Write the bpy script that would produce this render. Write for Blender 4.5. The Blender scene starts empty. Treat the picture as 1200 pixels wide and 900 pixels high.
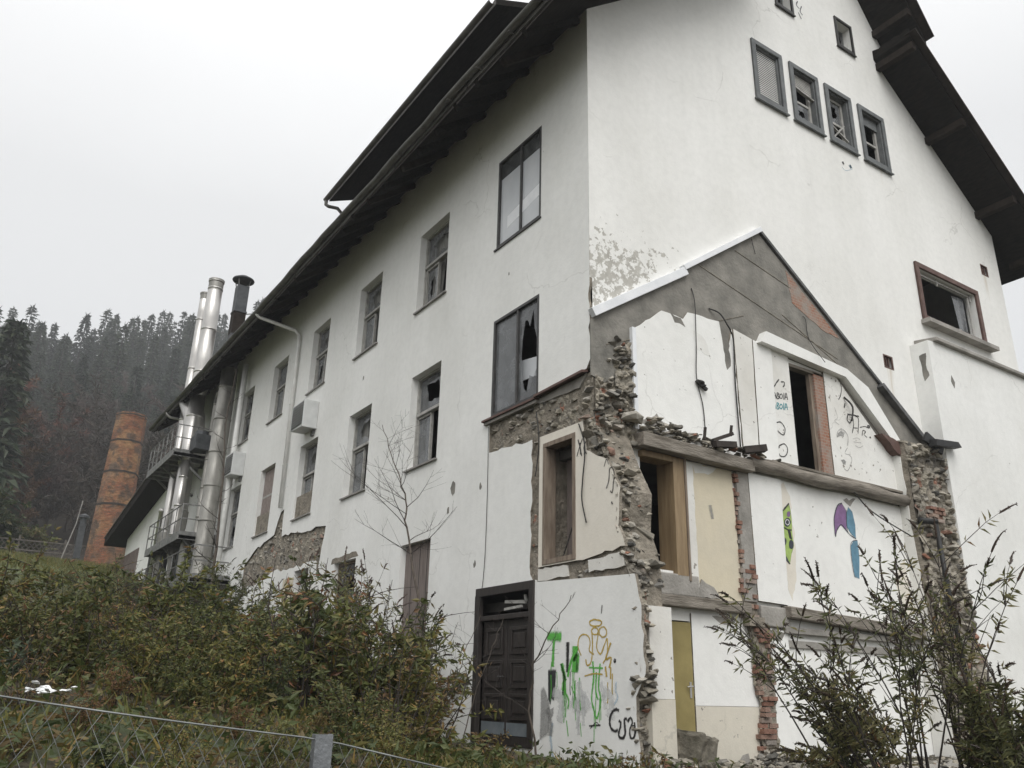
import bpy, bmesh, math, random
from mathutils import Vector as V, Matrix
from mathutils import noise as mnoise
from mathutils.geometry import delaunay_2d_cdt
PI = math.pi
S = bpy.context.scene
COL = S.collection
# ---------------------------------------------------------------- camera
YAW, PITCH, ROLL, FPX = math.radians(56.84995), math.radians(20.40276), math.radians(1.397886), 975.573
CAM = V((-7.5385, -9.3365, 1.0))
fw = V((math.cos(PITCH)*math.cos(YAW), math.cos(PITCH)*math.sin(YAW), math.sin(PITCH)))
rt = V((math.sin(YAW), -math.cos(YAW), 0)); up = rt.cross(fw)
rt = math.cos(ROLL)*rt + math.sin(ROLL)*up; up = rt.cross(fw)
cd = bpy.data.cameras.new('camera'); cam = bpy.data.objects.new('camera', cd); COL.objects.link(cam)
cam.matrix_world = Matrix(((rt.x, up.x, -fw.x, CAM.x), (rt.y, up.y, -fw.y, CAM.y), (rt.z, up.z, -fw.z, CAM.z), (0, 0, 0, 1)))
cd.sensor_fit = 'HORIZONTAL'; cd.sensor_width = 36; cd.lens = FPX/1200*36; cd.clip_start = .05; cd.clip_end = 2000
S.camera = cam
# ---------------------------------------------------------------- overcast sky, soft sun, exposure
w = bpy.data.worlds.new('World'); S.world = w; w.use_nodes = True
nt = w.node_tree; nt.nodes.clear()
out = nt.nodes.new('ShaderNodeOutputWorld'); add = nt.nodes.new('ShaderNodeAddShader')
sky = nt.nodes.new('ShaderNodeTexSky'); sky.sky_type = 'NISHITA'; sky.sun_disc = False
SUN_EL, SUN_AZ = math.radians(48), math.radians(208)      # azimuth clockwise from +Y
sky.sun_elevation = SUN_EL; sky.sun_rotation = SUN_AZ; sky.dust_density = 4
hs = nt.nodes.new('ShaderNodeHueSaturation'); hs.inputs['Saturation'].default_value = .12
b1 = nt.nodes.new('ShaderNodeBackground'); b1.inputs['Strength'].default_value = .05
nt.links.new(sky.outputs[0], hs.inputs['Color']); nt.links.new(hs.outputs[0], b1.inputs['Color'])
tc = nt.nodes.new('ShaderNodeTexCoord'); sx = nt.nodes.new('ShaderNodeSeparateXYZ'); nt.links.new(tc.outputs['Generated'], sx.inputs[0])
nz = nt.nodes.new('ShaderNodeTexNoise'); nz.inputs['Scale'].default_value = 1.6; nz.inputs['Detail'].default_value = 4
nt.links.new(tc.outputs['Generated'], nz.inputs['Vector'])
m1 = nt.nodes.new('ShaderNodeMath'); m1.operation = 'MULTIPLY_ADD'; m1.inputs[1].default_value = .16
nt.links.new(nz.outputs['Fac'], m1.inputs[0]); nt.links.new(sx.outputs['Z'], m1.inputs[2])
cr = nt.nodes.new('ShaderNodeValToRGB'); nt.links.new(m1.outputs[0], cr.inputs[0])
e = cr.color_ramp.elements; e[0].position = .05; e[0].color = (.37, .375, .38, 1); e[1].position = 1.0; e[1].color = (1, 1, 1, 1)
k = e.new(.30); k.color = (.46, .465, .47, 1); k = e.new(.6); k.color = (.535, .538, .54, 1)
b2 = nt.nodes.new('ShaderNodeBackground'); b2.inputs['Strength'].default_value = 1.12
nt.links.new(cr.outputs[0], b2.inputs['Color'])
nt.links.new(b1.outputs[0], add.inputs[0]); nt.links.new(b2.outputs[0], add.inputs[1]); nt.links.new(add.outputs[0], out.inputs[0])
sl = bpy.data.lights.new('sun', 'SUN'); sl.energy = 1.3; sl.angle = math.radians(45); sl.color = (1, .985, .96)
so = bpy.data.objects.new('sun', sl); COL.objects.link(so)
sd = V((math.sin(SUN_AZ)*math.cos(SUN_EL), math.cos(SUN_AZ)*math.cos(SUN_EL), math.sin(SUN_EL)))
so.rotation_euler = sd.to_track_quat('Z', 'Y').to_euler(); so.location = (0, -20, 40)
S.view_settings.view_transform = 'Standard'; S.view_settings.look = 'None'
S.view_settings.exposure = .28; S.view_settings.gamma = 1; S.view_settings.use_curve_mapping = False
S.render.engine = 'CYCLES'
S.cycles.max_bounces = 6; S.cycles.diffuse_bounces = 3; S.cycles.glossy_bounces = 2; S.cycles.transparent_max_bounces = 12
S.cycles.volume_bounces = 0; S.cycles.use_denoising = True

# ---------------------------------------------------------------- mesh helpers
def FL(u, v, d=0): return V((-d, u, v))         # long side wall: u along the wall, v up, d out of the wall
def FG(u, v, d=0): return V((u, -d, v))         # gable wall
def FW(u, v, d=0): return V((u, v, d))
class MB:
    def __init__(s): s.v = []; s.f = []; s.m = []
    def add(s, vs, fs, mi=0):
        n = len(s.v); s.v += [tuple(p) for p in vs]; s.f += [tuple(i+n for i in f) for f in fs]; s.m += [mi]*len(fs)
    def hexa(s, p, mi=0):
        s.add(p, [(0, 1, 2, 3), (4, 7, 6, 5), (0, 4, 5, 1), (1, 5, 6, 2), (2, 6, 7, 3), (3, 7, 4, 0)], mi)
    def box(s, fr, u0, u1, v0, v1, d0, d1, mi=0):
        s.hexa([fr(u0, v0, d0), fr(u1, v0, d0), fr(u1, v1, d0), fr(u0, v1, d0), fr(u0, v0, d1), fr(u1, v0, d1), fr(u1, v1, d1), fr(u0, v1, d1)], mi)
    def bar(s, p0, p1, wd, ht, upv=(0, 0, 1), mi=0):
        p0, p1 = V(p0), V(p1); d = (p1-p0).normalized(); a = d.cross(V(upv))
        if a.length < 1e-4: a = d.cross(V((1, 0, 0)))
        a.normalize(); b = a.cross(d); a *= wd/2; b *= ht/2
        s.hexa([p0-a-b, p0+a-b, p0+a+b, p0-a+b, p1-a-b, p1+a-b, p1+a+b, p1-a+b], mi)
    def tube(s, pts, r, n=8, mi=0, cap=True):
        pts = [V(p) for p in pts]; rr = r if isinstance(r, (list, tuple)) else [r]*len(pts)
        d0 = (pts[1]-pts[0]).normalized(); a = d0.orthogonal().normalized(); vs = []
        for i, p in enumerate(pts):
            d = (pts[min(i+1, len(pts)-1)]-pts[max(i-1, 0)]).normalized()
            a = (a-d*a.dot(d)).normalized(); b = d.cross(a)
            vs += [p+(a*math.cos(2*PI*k/n)+b*math.sin(2*PI*k/n))*rr[i] for k in range(n)]
        fs = [(i*n+k, i*n+(k+1) % n, (i+1)*n+(k+1) % n, (i+1)*n+k) for i in range(len(pts)-1) for k in range(n)]
        if cap: fs += [tuple(range(n-1, -1, -1)), tuple(range((len(pts)-1)*n, len(pts)*n))]
        s.add(vs, fs, mi)
    def lathe(s, c, prof, n=20, mi=0, cap=True):
        c = V(c); vs = [c+V((r*math.cos(2*PI*k/n), r*math.sin(2*PI*k/n), z)) for r, z in prof for k in range(n)]
        fs = [(i*n+k, i*n+(k+1) % n, (i+1)*n+(k+1) % n, (i+1)*n+k) for i in range(len(prof)-1) for k in range(n)]
        if cap: fs += [tuple(range(n-1, -1, -1)), tuple(range((len(prof)-1)*n, len(prof)*n))]
        s.add(vs, fs, mi)
    def prism(s, fr, poly, d0, d1, mi=0, front=True):
        n = len(poly); vs = [fr(u, v, d0) for u, v in poly]+[fr(u, v, d1) for u, v in poly]
        s.add(vs, [(i, (i+1) % n, n+(i+1) % n, n+i) for i in range(n)], mi)
        r = delaunay_2d_cdt([V(p) for p in poly], [(i, (i+1) % n) for i in range(n)], [], 1, 1e-6)
        for d in (d0, d1) if front else (d0,): s.add([fr(q.x, q.y, d) for q in r[0]], r[2], mi)
    def wall(s, fr, outer, holes=(), d=0, mi=0, edge=None, emi=1):
        """flat wall with openings; holes = (loop, reveal depth, material)"""
        loops = [outer]+[h[0] for h in holes]; vs = []; es = []
        for lp in loops:
            n0 = len(vs); vs += [V(p) for p in lp]; es += [(n0+i, n0+(i+1) % len(lp)) for i in range(len(lp))]
        r = delaunay_2d_cdt(vs, es, [], 0, 1e-6); fs = []
        for f in r[2]:
            c = sum((r[0][i] for i in f), V((0, 0)))/len(f)
            if inside(c, outer) and not any(inside(c, h[0]) for h in holes): fs.append(f)
        s.add([fr(q.x, q.y, d) for q in r[0]], fs, mi)
        for lp, dep, hm in [(h[0], h[1], h[2]) for h in holes]+([(outer, edge, emi)] if edge else []):
            n = len(lp); s.add([fr(u, v, d) for u, v in lp]+[fr(u, v, d-dep) for u, v in lp], [(i, (i+1) % n, n+(i+1) % n, n+i) for i in range(n)], hm)
    def build(s, name, mats, parent=None, smooth=False, recalc=True, bevel=0):
        me = bpy.data.meshes.new(name); me.from_pydata(s.v, [], s.f)
        for m in (mats if isinstance(mats, (list, tuple)) else [mats]): me.materials.append(m)
        me.polygons.foreach_set('material_index', s.m)
        if recalc:
            bm = bmesh.new(); bm.from_mesh(me); bmesh.ops.remove_doubles(bm, verts=bm.verts, dist=1e-5)
            bmesh.ops.recalc_face_normals(bm, faces=bm.faces); bm.to_mesh(me); bm.free()
        if smooth: me.polygons.foreach_set('use_smooth', [True]*len(me.polygons))
        me.update(); o = bpy.data.objects.new(name, me); COL.objects.link(o)
        if parent: o.parent = parent
        if bevel:
            b = o.modifiers.new('bevel', 'BEVEL'); b.width = bevel; b.segments = 2; b.limit_method = 'ANGLE'
        return o
def inside(p, poly):
    x, y = p[0], p[1]; c = False; n = len(poly)
    for i in range(n):
        (x1, y1), (x2, y2) = poly[i], poly[i-1]
        if (y1 > y) != (y2 > y) and x < (x2-x1)*(y-y1)/(y2-y1)+x1: c = not c
    return c
def ragged(poly, amp, seg, seed=0, only=None):
    R = random.Random(seed); o = []; n = len(poly)
    for i in range(n):
        a, b = V(poly[i]), V(poly[(i+1) % n]); L = (b-a).length; o.append(tuple(a))
        if only is not None and i not in only: continue
        k = max(1, int(L/seg)); nn = V((-(b-a).y, (b-a).x))/max(L, 1e-6)
        for j in range(1, k):
            o.append(tuple(a+(b-a)*((j+R.uniform(-.3, .3))/k)+nn*R.uniform(-amp, amp)))
    return o
def rect(u0, u1, v0, v1): return [(u0, v0), (u1, v0), (u1, v1), (u0, v1)]
def tag(o, label=None, cat=None, group=None, kind=None):
    for a, b in (('label', label), ('category', cat), ('group', group), ('kind', kind)):
        if b: o[a] = b
    return o
def empty(name, loc=(0, 0, 0), label=None, cat=None, group=None):
    o = bpy.data.objects.new(name, None); o.location = loc; o.empty_display_size = .3; COL.objects.link(o)
    return tag(o, label, cat, group)
def copy_tree(o, parent=None):
    c = o.copy(); COL.objects.link(c)
    if parent: c.parent = parent
    for ch in list(o.children): copy_tree(ch, c)
    return c

# ---------------------------------------------------------------- materials
def newmat(name):
    m = bpy.data.materials.new(name); m.use_nodes = True; t = m.node_tree
    return m, t, t.nodes['Principled BSDF']
def N(t, typ, **kw):
    n = t.nodes.new('ShaderNode'+typ)
    for a, b in kw.items(): setattr(n, a, b)
    return n
def c4(c): return (c[0], c[1], c[2], 1)
def noise(t, scale, detail=4, stretch=None, rough=.55, src='Object'):
    tc = N(t, 'TexCoord'); n = N(t, 'TexNoise'); n.inputs['Scale'].default_value = scale; n.inputs['Detail'].default_value = detail; n.inputs['Roughness'].default_value = rough
    if stretch:
        mp = N(t, 'Mapping'); mp.inputs['Scale'].default_value = stretch; t.links.new(tc.outputs[src], mp.inputs['Vector']); t.links.new(mp.outputs[0], n.inputs['Vector'])
    else: t.links.new(tc.outputs[src], n.inputs['Vector'])
    return n.outputs['Fac']
def ramp(t, fac, stops):
    r = N(t, 'ValToRGB'); e = r.color_ramp.elements
    while len(e) < len(stops): e.new(.5)
    for k, (p, c) in zip(e, stops): k.position = p; k.color = c4(c) if not isinstance(c, (int, float)) else (c, c, c, 1)
    t.links.new(fac, r.inputs[0]); return r.outputs[0]
def mix(t, fac, a, b, blend='MIX'):
    n = N(t, 'MixRGB'); n.blend_type = blend
    for i, x in ((0, fac), (1, a), (2, b)):
        if isinstance(x, (int, float)): n.inputs[i].default_value = x
        elif isinstance(x, (tuple, list)): n.inputs[i].default_value = c4(x)
        else: t.links.new(x, n.inputs[i])
    return n.outputs[0]
def bump(t, bs, h, strength=.3, dist=.02):
    b = N(t, 'Bump'); b.inputs['Strength'].default_value = strength; b.inputs['Distance'].default_value = dist
    t.links.new(h, b.inputs['Height']); t.links.new(b.outputs[0], bs.inputs['Normal'])
def math_(t, op, a, b=None, c=None):
    n = N(t, 'Math', operation=op)
    for i, x in enumerate((a, b, c)):
        if x is None: continue
        if isinstance(x, (int, float)): n.inputs[i].default_value = x
        else: t.links.new(x, n.inputs[i])
    return n.outputs[0]
def simple(name, a, b, scale=6, rough=.8, bs=.25, bscale=40, metal=0, stretch=None, dist=.01):
    m, t, p = newmat(name)
    t.links.new(ramp(t, noise(t, scale, 6, stretch), [(.3, a), (.7, b)]), p.inputs['Base Color'])
    p.inputs['Roughness'].default_value = rough; p.inputs['Metallic'].default_value = metal
    if bs: bump(t, p, noise(t, bscale, 6, stretch), bs, dist)
    return m
def plaster(name, base, dark, streak=.12, chip=.70, peel=False, bs=.25):
    m, t, p = newmat(name)
    c = ramp(t, noise(t, .5, 5), [(.3, dark), (.62, base)])
    st = ramp(t, noise(t, 1.0, 5, (2.2, 2.2, .16)), [(.30, 1-streak*.32), (.62, 1.0)])
    c = mix(t, 1, c, st, 'MULTIPLY')
    g = ramp(t, noise(t, 7, 8), [(.25, .93), (.6, 1.0)]); c = mix(t, 1, c, g, 'MULTIPLY')
    big = noise(t, .9, 3); sm = noise(t, 11, 3)                 # small chips, gathered in loose swarms
    ch = math_(t, 'MULTIPLY_ADD', big, .22, sm)
    mk = ramp(t, ch, [(chip+.185, 0.0), (chip+.20, 1.0)])
    c = mix(t, mk, c, (.26, .24, .21))
    vc = N(t, 'TexVoronoi'); vc.feature = 'DISTANCE_TO_EDGE'; vc.inputs['Scale'].default_value = .55; tcv = N(t, 'TexCoord'); wv = N(t, 'TexNoise'); wv.inputs['Scale'].default_value = 1.4; wv.inputs['Detail'].default_value = 6; t.links.new(tcv.outputs['Object'], wv.inputs['Vector'])
    av = N(t, 'MixRGB'); av.blend_type = 'ADD'; av.inputs[0].default_value = .9; t.links.new(tcv.outputs['Object'], av.inputs[1]); t.links.new(wv.outputs['Color'], av.inputs[2]); t.links.new(av.outputs[0], vc.inputs['Vector'])
    ck = math_(t, 'MULTIPLY', ramp(t, vc.outputs['Distance'], [(.0, 1.0), (.007, 0.0)]), ramp(t, noise(t, .45, 3), [(.53, 0.0), (.62, .40)])); c = mix(t, ck, c, (.30, .29, .26))
    dm = math_(t, 'MULTIPLY', ramp(t, noise(t, .33, 6), [(.55, 0.0), (.75, .30)]), ramp(t, noise(t, 5, 8), [(.35, .3), (.65, 1.0)])); c = mix(t, dm, c, (.50, .49, .44))
    h = noise(t, 24, 8)
    if peel:
        tc = N(t, 'TexCoord'); s = N(t, 'SeparateXYZ'); t.links.new(tc.outputs['Object'], s.inputs[0])
        ax = math_(t, 'MULTIPLY_ADD', s.outputs['X'], -.50, 1.08); az = math_(t, 'MULTIPLY_ADD', s.outputs['Z'], -.8, 6.85)
        reg = math_(t, 'MINIMUM', math_(t, 'MINIMUM', ax, az), .62)
        front = math_(t, 'GREATER_THAN', math_(t, 'MULTIPLY', s.outputs['Z'], 1), 6.5)
        a = math_(t, 'ADD', noise(t, 5.5, 5, None, .6), math_(t, 'MULTIPLY', reg, .34))
        b_ = math_(t, 'ADD', noise(t, 17, 3, None, .6), math_(t, 'MULTIPLY', reg, .20))
        mk2 = math_(t, 'MAXIMUM', ramp(t, a, [(.655, 0.0), (.661, 1.0)]), ramp(t, b_, [(.70, 0.0), (.708, 1.0)]))
        wh = math_(t, 'LESS_THAN', noise(t, 8.5, 6, None, .7), .535); mk2 = math_(t, 'MULTIPLY', math_(t, 'MULTIPLY', mk2, wh), front)
        c = mix(t, mk2, c, ramp(t, noise(t, 6, 6), [(.3, (.36, .345, .31)), (.7, (.50, .485, .44))]))
        h = math_(t, 'SUBTRACT', h, math_(t, 'MULTIPLY', mk2, .8))
        def rust(x0, zt, ln, wd):
            fx = math_(t, 'SUBTRACT', 1.0, math_(t, 'MULTIPLY', math_(t, 'ABSOLUTE', math_(t, 'SUBTRACT', s.outputs['X'], x0)), 1/wd))
            dz = math_(t, 'SUBTRACT', zt, s.outputs['Z'])
            fz = math_(t, 'MULTIPLY', math_(t, 'GREATER_THAN', dz, 0.0), math_(t, 'SUBTRACT', 1.0, math_(t, 'MULTIPLY', dz, 1/ln)))
            return math_(t, 'MULTIPLY', math_(t, 'MAXIMUM', fx, 0.0), math_(t, 'MAXIMUM', fz, 0.0))
        rs = math_(t, 'ADD', rust(8.12, 7.66, 1.1, .13), rust(13.05, 11.4, .8, .11)); rs = math_(t, 'ADD', rs, rust(8.95, 12.95, .5, .05))
        rs = math_(t, 'MULTIPLY', rs, ramp(t, noise(t, 3, 4, (6, 6, .4)), [(.35, 0.0), (.65, .8)]))
        c = mix(t, rs, c, (.42, .33, .2))
    t.links.new(c, p.inputs['Base Color']); p.inputs['Roughness'].default_value = .85
    bump(t, p, h, bs, .012); return m
M = {}
M['plaster_side'] = plaster('white_plaster_side', (.80, .80, .775), (.72, .72, .69))
M['plaster_gable'] = plaster('white_plaster_gable', (.82, .815, .785), (.75, .745, .71), peel=True)
M['paint'] = plaster('white_room_paint', (.82, .82, .79), (.76, .755, .725), .07, .66)
M['paint_lumpy'] = plaster('white_flaky_paint', (.79, .785, .75), (.62, .60, .55), .15, .60)
M['cream'] = plaster('cream_plaster', (.73, .69, .61), (.68, .635, .55), .06, .67)
M['dado'] = plaster('beige_dado_paint', (.64, .60, .51), (.58, .54, .455), .1, .64)
M['yellow'] = plaster('yellowed_board', (.64, .57, .42), (.58, .53, .42), .12, .68)
M['render'] = simple('grey_cement_render', (.13, .125, .11), (.27, .255, .225), 2.4, .9, .7, 18, dist=.02)
M['mortar'] = simple('rough_lime_mortar', (.13, .115, .09), (.30, .265, .215), 5, .95, 1.0, 14, dist=.05)
M['concrete'] = simple('weathered_concrete', (.20, .19, .17), (.36, .34, .31), 3, .9, .6, 22, dist=.02)
M['old_wood'] = simple('weathered_grey_beam', (.10, .085, .065), (.29, .26, .22), 2.4, .85, .9, 9, stretch=(1, 6, 6), dist=.02)
M['dark_wood'] = simple('near_black_soffit', (.006, .0055, .005), (.020, .017, .014), 5, .85, .4, 12, stretch=(4, 1, 4))  # near-black timber for soffits, rafters, dormer wall and wing roof
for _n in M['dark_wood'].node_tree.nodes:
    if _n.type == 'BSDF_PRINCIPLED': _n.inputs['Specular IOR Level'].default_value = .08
M['purlin'] = simple('brown_purlin', (.014, .011, .009), (.034, .026, .021), 6, .75, .4, 20)
for _n in M['purlin'].node_tree.nodes:
    if _n.type == 'BSDF_PRINCIPLED': _n.inputs['Specular IOR Level'].default_value = .1
M['door_wood'] = simple('black_brown_door', (.014, .011, .010), (.036, .029, .025), 7, .55, .4, 20, stretch=(4, 4, .5))
M['frame_brown'] = simple('ochre_timber_frame', (.17, .113, .06), (.29, .21, .118), 3, .6, .3, 24, stretch=(5, 5, .6))
M['frame_old'] = simple('worn_brown_frame', (.13, .095, .07), (.27, .22, .17), 4, .8, .4, 24, stretch=(4, 4, .6))
M['frame_red'] = simple('red_brown_frame', (.075, .038, .030), (.14, .085, .07), 5, .7, .3, 30)
M['frame_grey'] = simple('grey_painted_frame', (.085, .092, .095), (.16, .168, .168), 5, .65, .2, 30)
M['frame_dark'] = simple('dark_metal_frame', (.02, .02, .02), (.05, .048, .045), 5, .5, .1, 30)
M['frame_white'] = simple('dirty_white_sash', (.24, .235, .215), (.42, .41, .385), 6, .6, .2, 30)
M['board'] = simple('chipboard', (.17, .135, .12), (.27, .225, .205), 9, .85, .5, 60)
M['board_grey'] = simple('weathered_boards', (.11, .09, .08), (.23, .19, .17), 5, .85, .6, 20, stretch=(5, 5, .4))
M['sill'] = simple('metal_sill', (.16, .15, .14), (.30, .29, .27), 5, .5, .2, 30)
M['tile'] = simple('dark_roof_tile', (.03, .026, .023), (.075, .062, .052), 7, .7, .6, 14)
M['gutter'] = simple('grey_zinc_gutter', (.06, .057, .05), (.13, .125, .11), 3, .5, .2, 30, .3)
M['flash_white'] = simple('white_metal_flashing', (.66, .68, .70), (.80, .81, .82), 3, .45, .1, 30)
M['flash_dark'] = simple('dark_metal_flashing', (.045, .045, .045), (.14, .14, .14), 5, .5, .2, 30, .3)
M['pipe_white'] = simple('white_downpipe', (.60, .60, .57), (.74, .74, .71), 4, .5, .1, 30)
M['stainless'] = simple('stainless_steel', (.40, .39, .37), (.62, .60, .57), 2.2, .33, .08, 12, .8, stretch=(1, 1, .35))
M['galv'] = simple('dull_galvanised_duct', (.16, .155, .14), (.36, .35, .32), 2.5, .5, .2, 14, .5, stretch=(1, 1, .4))
M['dark_metal'] = simple('dark_grey_sheet', (.035, .038, .042), (.085, .09, .095), 4, .6, .2, 20, .3)
M['rail'] = simple('grey_steel', (.11, .112, .11), (.27, .27, .26), 6, .6, .2, 30, .4)
M['vent_box'] = simple('grey_white_housing', (.52, .53, .52), (.66, .67, .66), 4, .6, .1, 30)
M['black'] = simple('black_rubber', (.006, .006, .006), (.014, .014, .014), 6, .6, 0)
M['cable'] = simple('black_cable', (.012, .011, .01), (.03, .028, .025), 6, .7, 0)
M['olive'] = simple('olive_door_paint', (.20, .16, .055), (.30, .245, .095), 2.5, .6, .15, 30)
M['room'] = simple('dim_room_plaster', (.055, .05, .046), (.115, .108, .096), 1.5, .9, .2, 20)  # interior darkness is put into this colour so openings stay dark
M['curtain'] = simple('grey_net_curtain', (.20, .20, .185), (.36, .35, .33), 3, .9, .5, 8, stretch=(8, 8, .3))
M['blind'] = simple('pale_roller_blind', (.56, .57, .58), (.66, .67, .68), 2, .8, .1, 30)
M['blue_grey'] = simple('blue_grey_kickplate', (.10, .125, .14), (.17, .19, .20), 5, .6, .2, 30)
M['boulder'] = simple('mossy_concrete_lump', (.055, .05, .035), (.28, .255, .205), 3.2, .9, .9, 12, dist=.04)
M['asphalt'] = simple('broken_asphalt', (.10, .105, .11), (.22, .225, .23), 9, .7, .8, 40)
M['soil'] = simple('damp_leafy_soil', (.020, .016, .010), (.075, .058, .034), 2.2, .95, 1.0, 9, dist=.08)
M['grass'] = simple('hill_grass', (.045, .062, .020), (.085, .105, .038), 1.2, .9, .8, 9, dist=.08)
M['bark'] = simple('grey_brown_bark', (.045, .035, .028), (.11, .09, .072), 8, .9, .6, 30, stretch=(3, 3, .6))
M['bark_dark'] = simple('wet_dark_bark', (.018, .014, .012), (.05, .04, .033), 8, .9, .5, 30)
M['gpost'] = simple('galvanised_post', (.12, .13, .14), (.24, .25, .26), 14, .5, .4, 60, .4)
M['wire'] = simple('zinc_wire', (.11, .115, .115), (.22, .23, .225), 9, .45, 0, 50, .4)
M['lattice'] = simple('far_lattice', (.07, .06, .05), (.13, .115, .10), 4, .8, .2, 20)
M['litter'] = simple('white_litter', (.60, .62, .62), (.80, .80, .80), 9, .7, .4, 20)
def island_mat(name, stops, rough=.9, bs=.6, bscale=18, mot=6, spec=.3, extra=None):
    m, t, p = newmat(name); g = N(t, 'NewGeometry'); c = ramp(t, g.outputs['Random Per Island'], stops)
    v = ramp(t, noise(t, mot, 6), [(.25, .65), (.7, 1.12)]); c = mix(t, 1, c, v, 'MULTIPLY')
    t.links.new(c, p.inputs['Base Color']); p.inputs['Roughness'].default_value = rough; p.inputs['Specular IOR Level'].default_value = spec
    if bs: bump(t, p, noise(t, bscale, 8), bs, .03)
    return m
M['stone'] = island_mat('broken_masonry_stone', [(0, (.09, .088, .082)), (.22, (.20, .185, .155)), (.45, (.31, .28, .225)), (.65, (.235, .225, .205)), (.85, (.40, .365, .30)), (.955, (.36, .34, .30)), (.97, (.24, .12, .08))])
def rubble_mat(name):
    m, t, p = newmat(name); tc = N(t, 'TexCoord'); w1 = N(t, 'TexNoise'); w1.inputs['Scale'].default_value = 5; w1.inputs['Detail'].default_value = 5; t.links.new(tc.outputs['Object'], w1.inputs['Vector'])
    ad = N(t, 'MixRGB'); ad.blend_type = 'ADD'; ad.inputs[0].default_value = .22; t.links.new(tc.outputs['Object'], ad.inputs[1]); t.links.new(w1.outputs['Color'], ad.inputs[2])
    v = N(t, 'TexVoronoi'); v.inputs['Scale'].default_value = 8.5; t.links.new(ad.outputs[0], v.inputs['Vector']); s = N(t, 'SeparateXYZ'); t.links.new(v.outputs['Color'], s.inputs[0])
    c = ramp(t, s.outputs[0], [(.0, (.085, .08, .072)), (.2, (.17, .155, .125)), (.42, (.28, .25, .195)), (.6, (.22, .20, .17)), (.8, (.36, .325, .26)), (.93, (.30, .28, .24)), (.965, (.27, .13, .085)), (1, (.25, .11, .07))])
    c = mix(t, ramp(t, noise(t, 3.5, 8), [(.42, 0.0), (.62, .9)]), c, ramp(t, noise(t, 15, 8), [(.3, (.20, .18, .145)), (.7, (.37, .335, .275))]))
    c = mix(t, ramp(t, noise(t, 1.3, 6), [(.52, 0.0), (.68, .75)]), c, (.10, .092, .08))
    t.links.new(c, p.inputs['Base Color']); p.inputs['Roughness'].default_value = .95; bump(t, p, noise(t, 26, 10), 1.0, .03); return m
M['rubble'] = rubble_mat('rubble_core_masonry')
M['brick'] = island_mat('old_red_brick', [(0, (.20, .105, .075)), (.25, (.27, .15, .11)), (.45, (.27, .19, .155)), (.6, (.35, .30, .26)), (.8, (.25, .225, .20)), (.93, (.33, .24, .19)), (1, (.18, .09, .065))], .9, .6, 25, 9)
def leaf_mat(name, stops, transl=.25):
    m, t, p = newmat(name); g = N(t, 'NewGeometry'); oi = N(t, 'ObjectInfo')
    c = ramp(t, g.outputs['Random Per Island'], stops)
    hv = N(t, 'HueSaturation'); t.links.new(c, hv.inputs['Color'])
    t.links.new(math_(t, 'MULTIPLY_ADD', oi.outputs['Random'], .95, .78), hv.inputs['Value'])
    t.links.new(math_(t, 'MULTIPLY_ADD', oi.outputs['Random'], -.07, .535), hv.inputs['Hue'])
    t.links.new(hv.outputs[0], p.inputs['Base Color']); p.inputs['Roughness'].default_value = .5; p.inputs['Specular IOR Level'].default_value = .35
    tr = N(t, 'BsdfTranslucent'); t.links.new(hv.outputs[0], tr.inputs['Color']); ms = N(t, 'MixShader'); ms.inputs[0].default_value = transl
    t.links.new(p.outputs[0], ms.inputs[1]); t.links.new(tr.outputs[0], ms.inputs[2])
    t.links.new(ms.outputs[0], t.nodes['Material Output'].inputs['Surface']); return m
M['leaf_olive'] = leaf_mat('olive_leaf', [(0, (.055, .062, .016)), (.4, (.090, .098, .026)), (.7, (.118, .118, .036)), (.86, (.150, .130, .038)), (.94, (.21, .15, .04)), (1, (.12, .065, .026))])
M['leaf_dark'] = leaf_mat('dark_green_leaf', [(0, (.030, .042, .013)), (.4, (.052, .066, .020)), (.75, (.076, .086, .028)), (.9, (.11, .095, .030)), (1, (.085, .048, .022))])
M['leaf_brown'] = leaf_mat('brown_leaf', [(0, (.085, .055, .024)), (.35, (.125, .080, .034)), (.6, (.090, .084, .028)), (.85, (.17, .11, .04)), (1, (.065, .038, .02))])
M['leaf_silver'] = leaf_mat('silver_green_leaf', [(0, (.095, .115, .070)), (.5, (.130, .150, .095)), (.85, (.080, .100, .052)), (1, (.170, .180, .125))])
M['leaf_bud'] = leaf_mat('buddleia_leaf', [(0, (.070, .074, .030)), (.4, (.115, .118, .050)), (.75, (.155, .155, .075)), (.93, (.20, .18, .07)), (1, (.13, .08, .035))], .4)
M['leaf_yellow'] = leaf_mat('yellow_leaf', [(0, (.30, .22, .03)), (.6, (.40, .30, .05)), (1, (.22, .14, .03))])
M['spike'] = leaf_mat('dead_flower_spike', [(0, (.020, .013, .009)), (1, (.050, .034, .022))], .05)
M['needle'] = leaf_mat('conifer_needles', [(0, (.010, .018, .010)), (.5, (.019, .031, .017)), (1, (.034, .045, .024))], .1)
M['twig'] = leaf_mat('bare_twigs', [(0, (.042, .034, .029)), (.6, (.060, .047, .038)), (1, (.075, .058, .045))], .1)
M['twig_orange'] = leaf_mat('orange_brown_leaves', [(0, (.075, .046, .028)), (.6, (.105, .062, .034)), (1, (.06, .038, .024))], .2)
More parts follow.
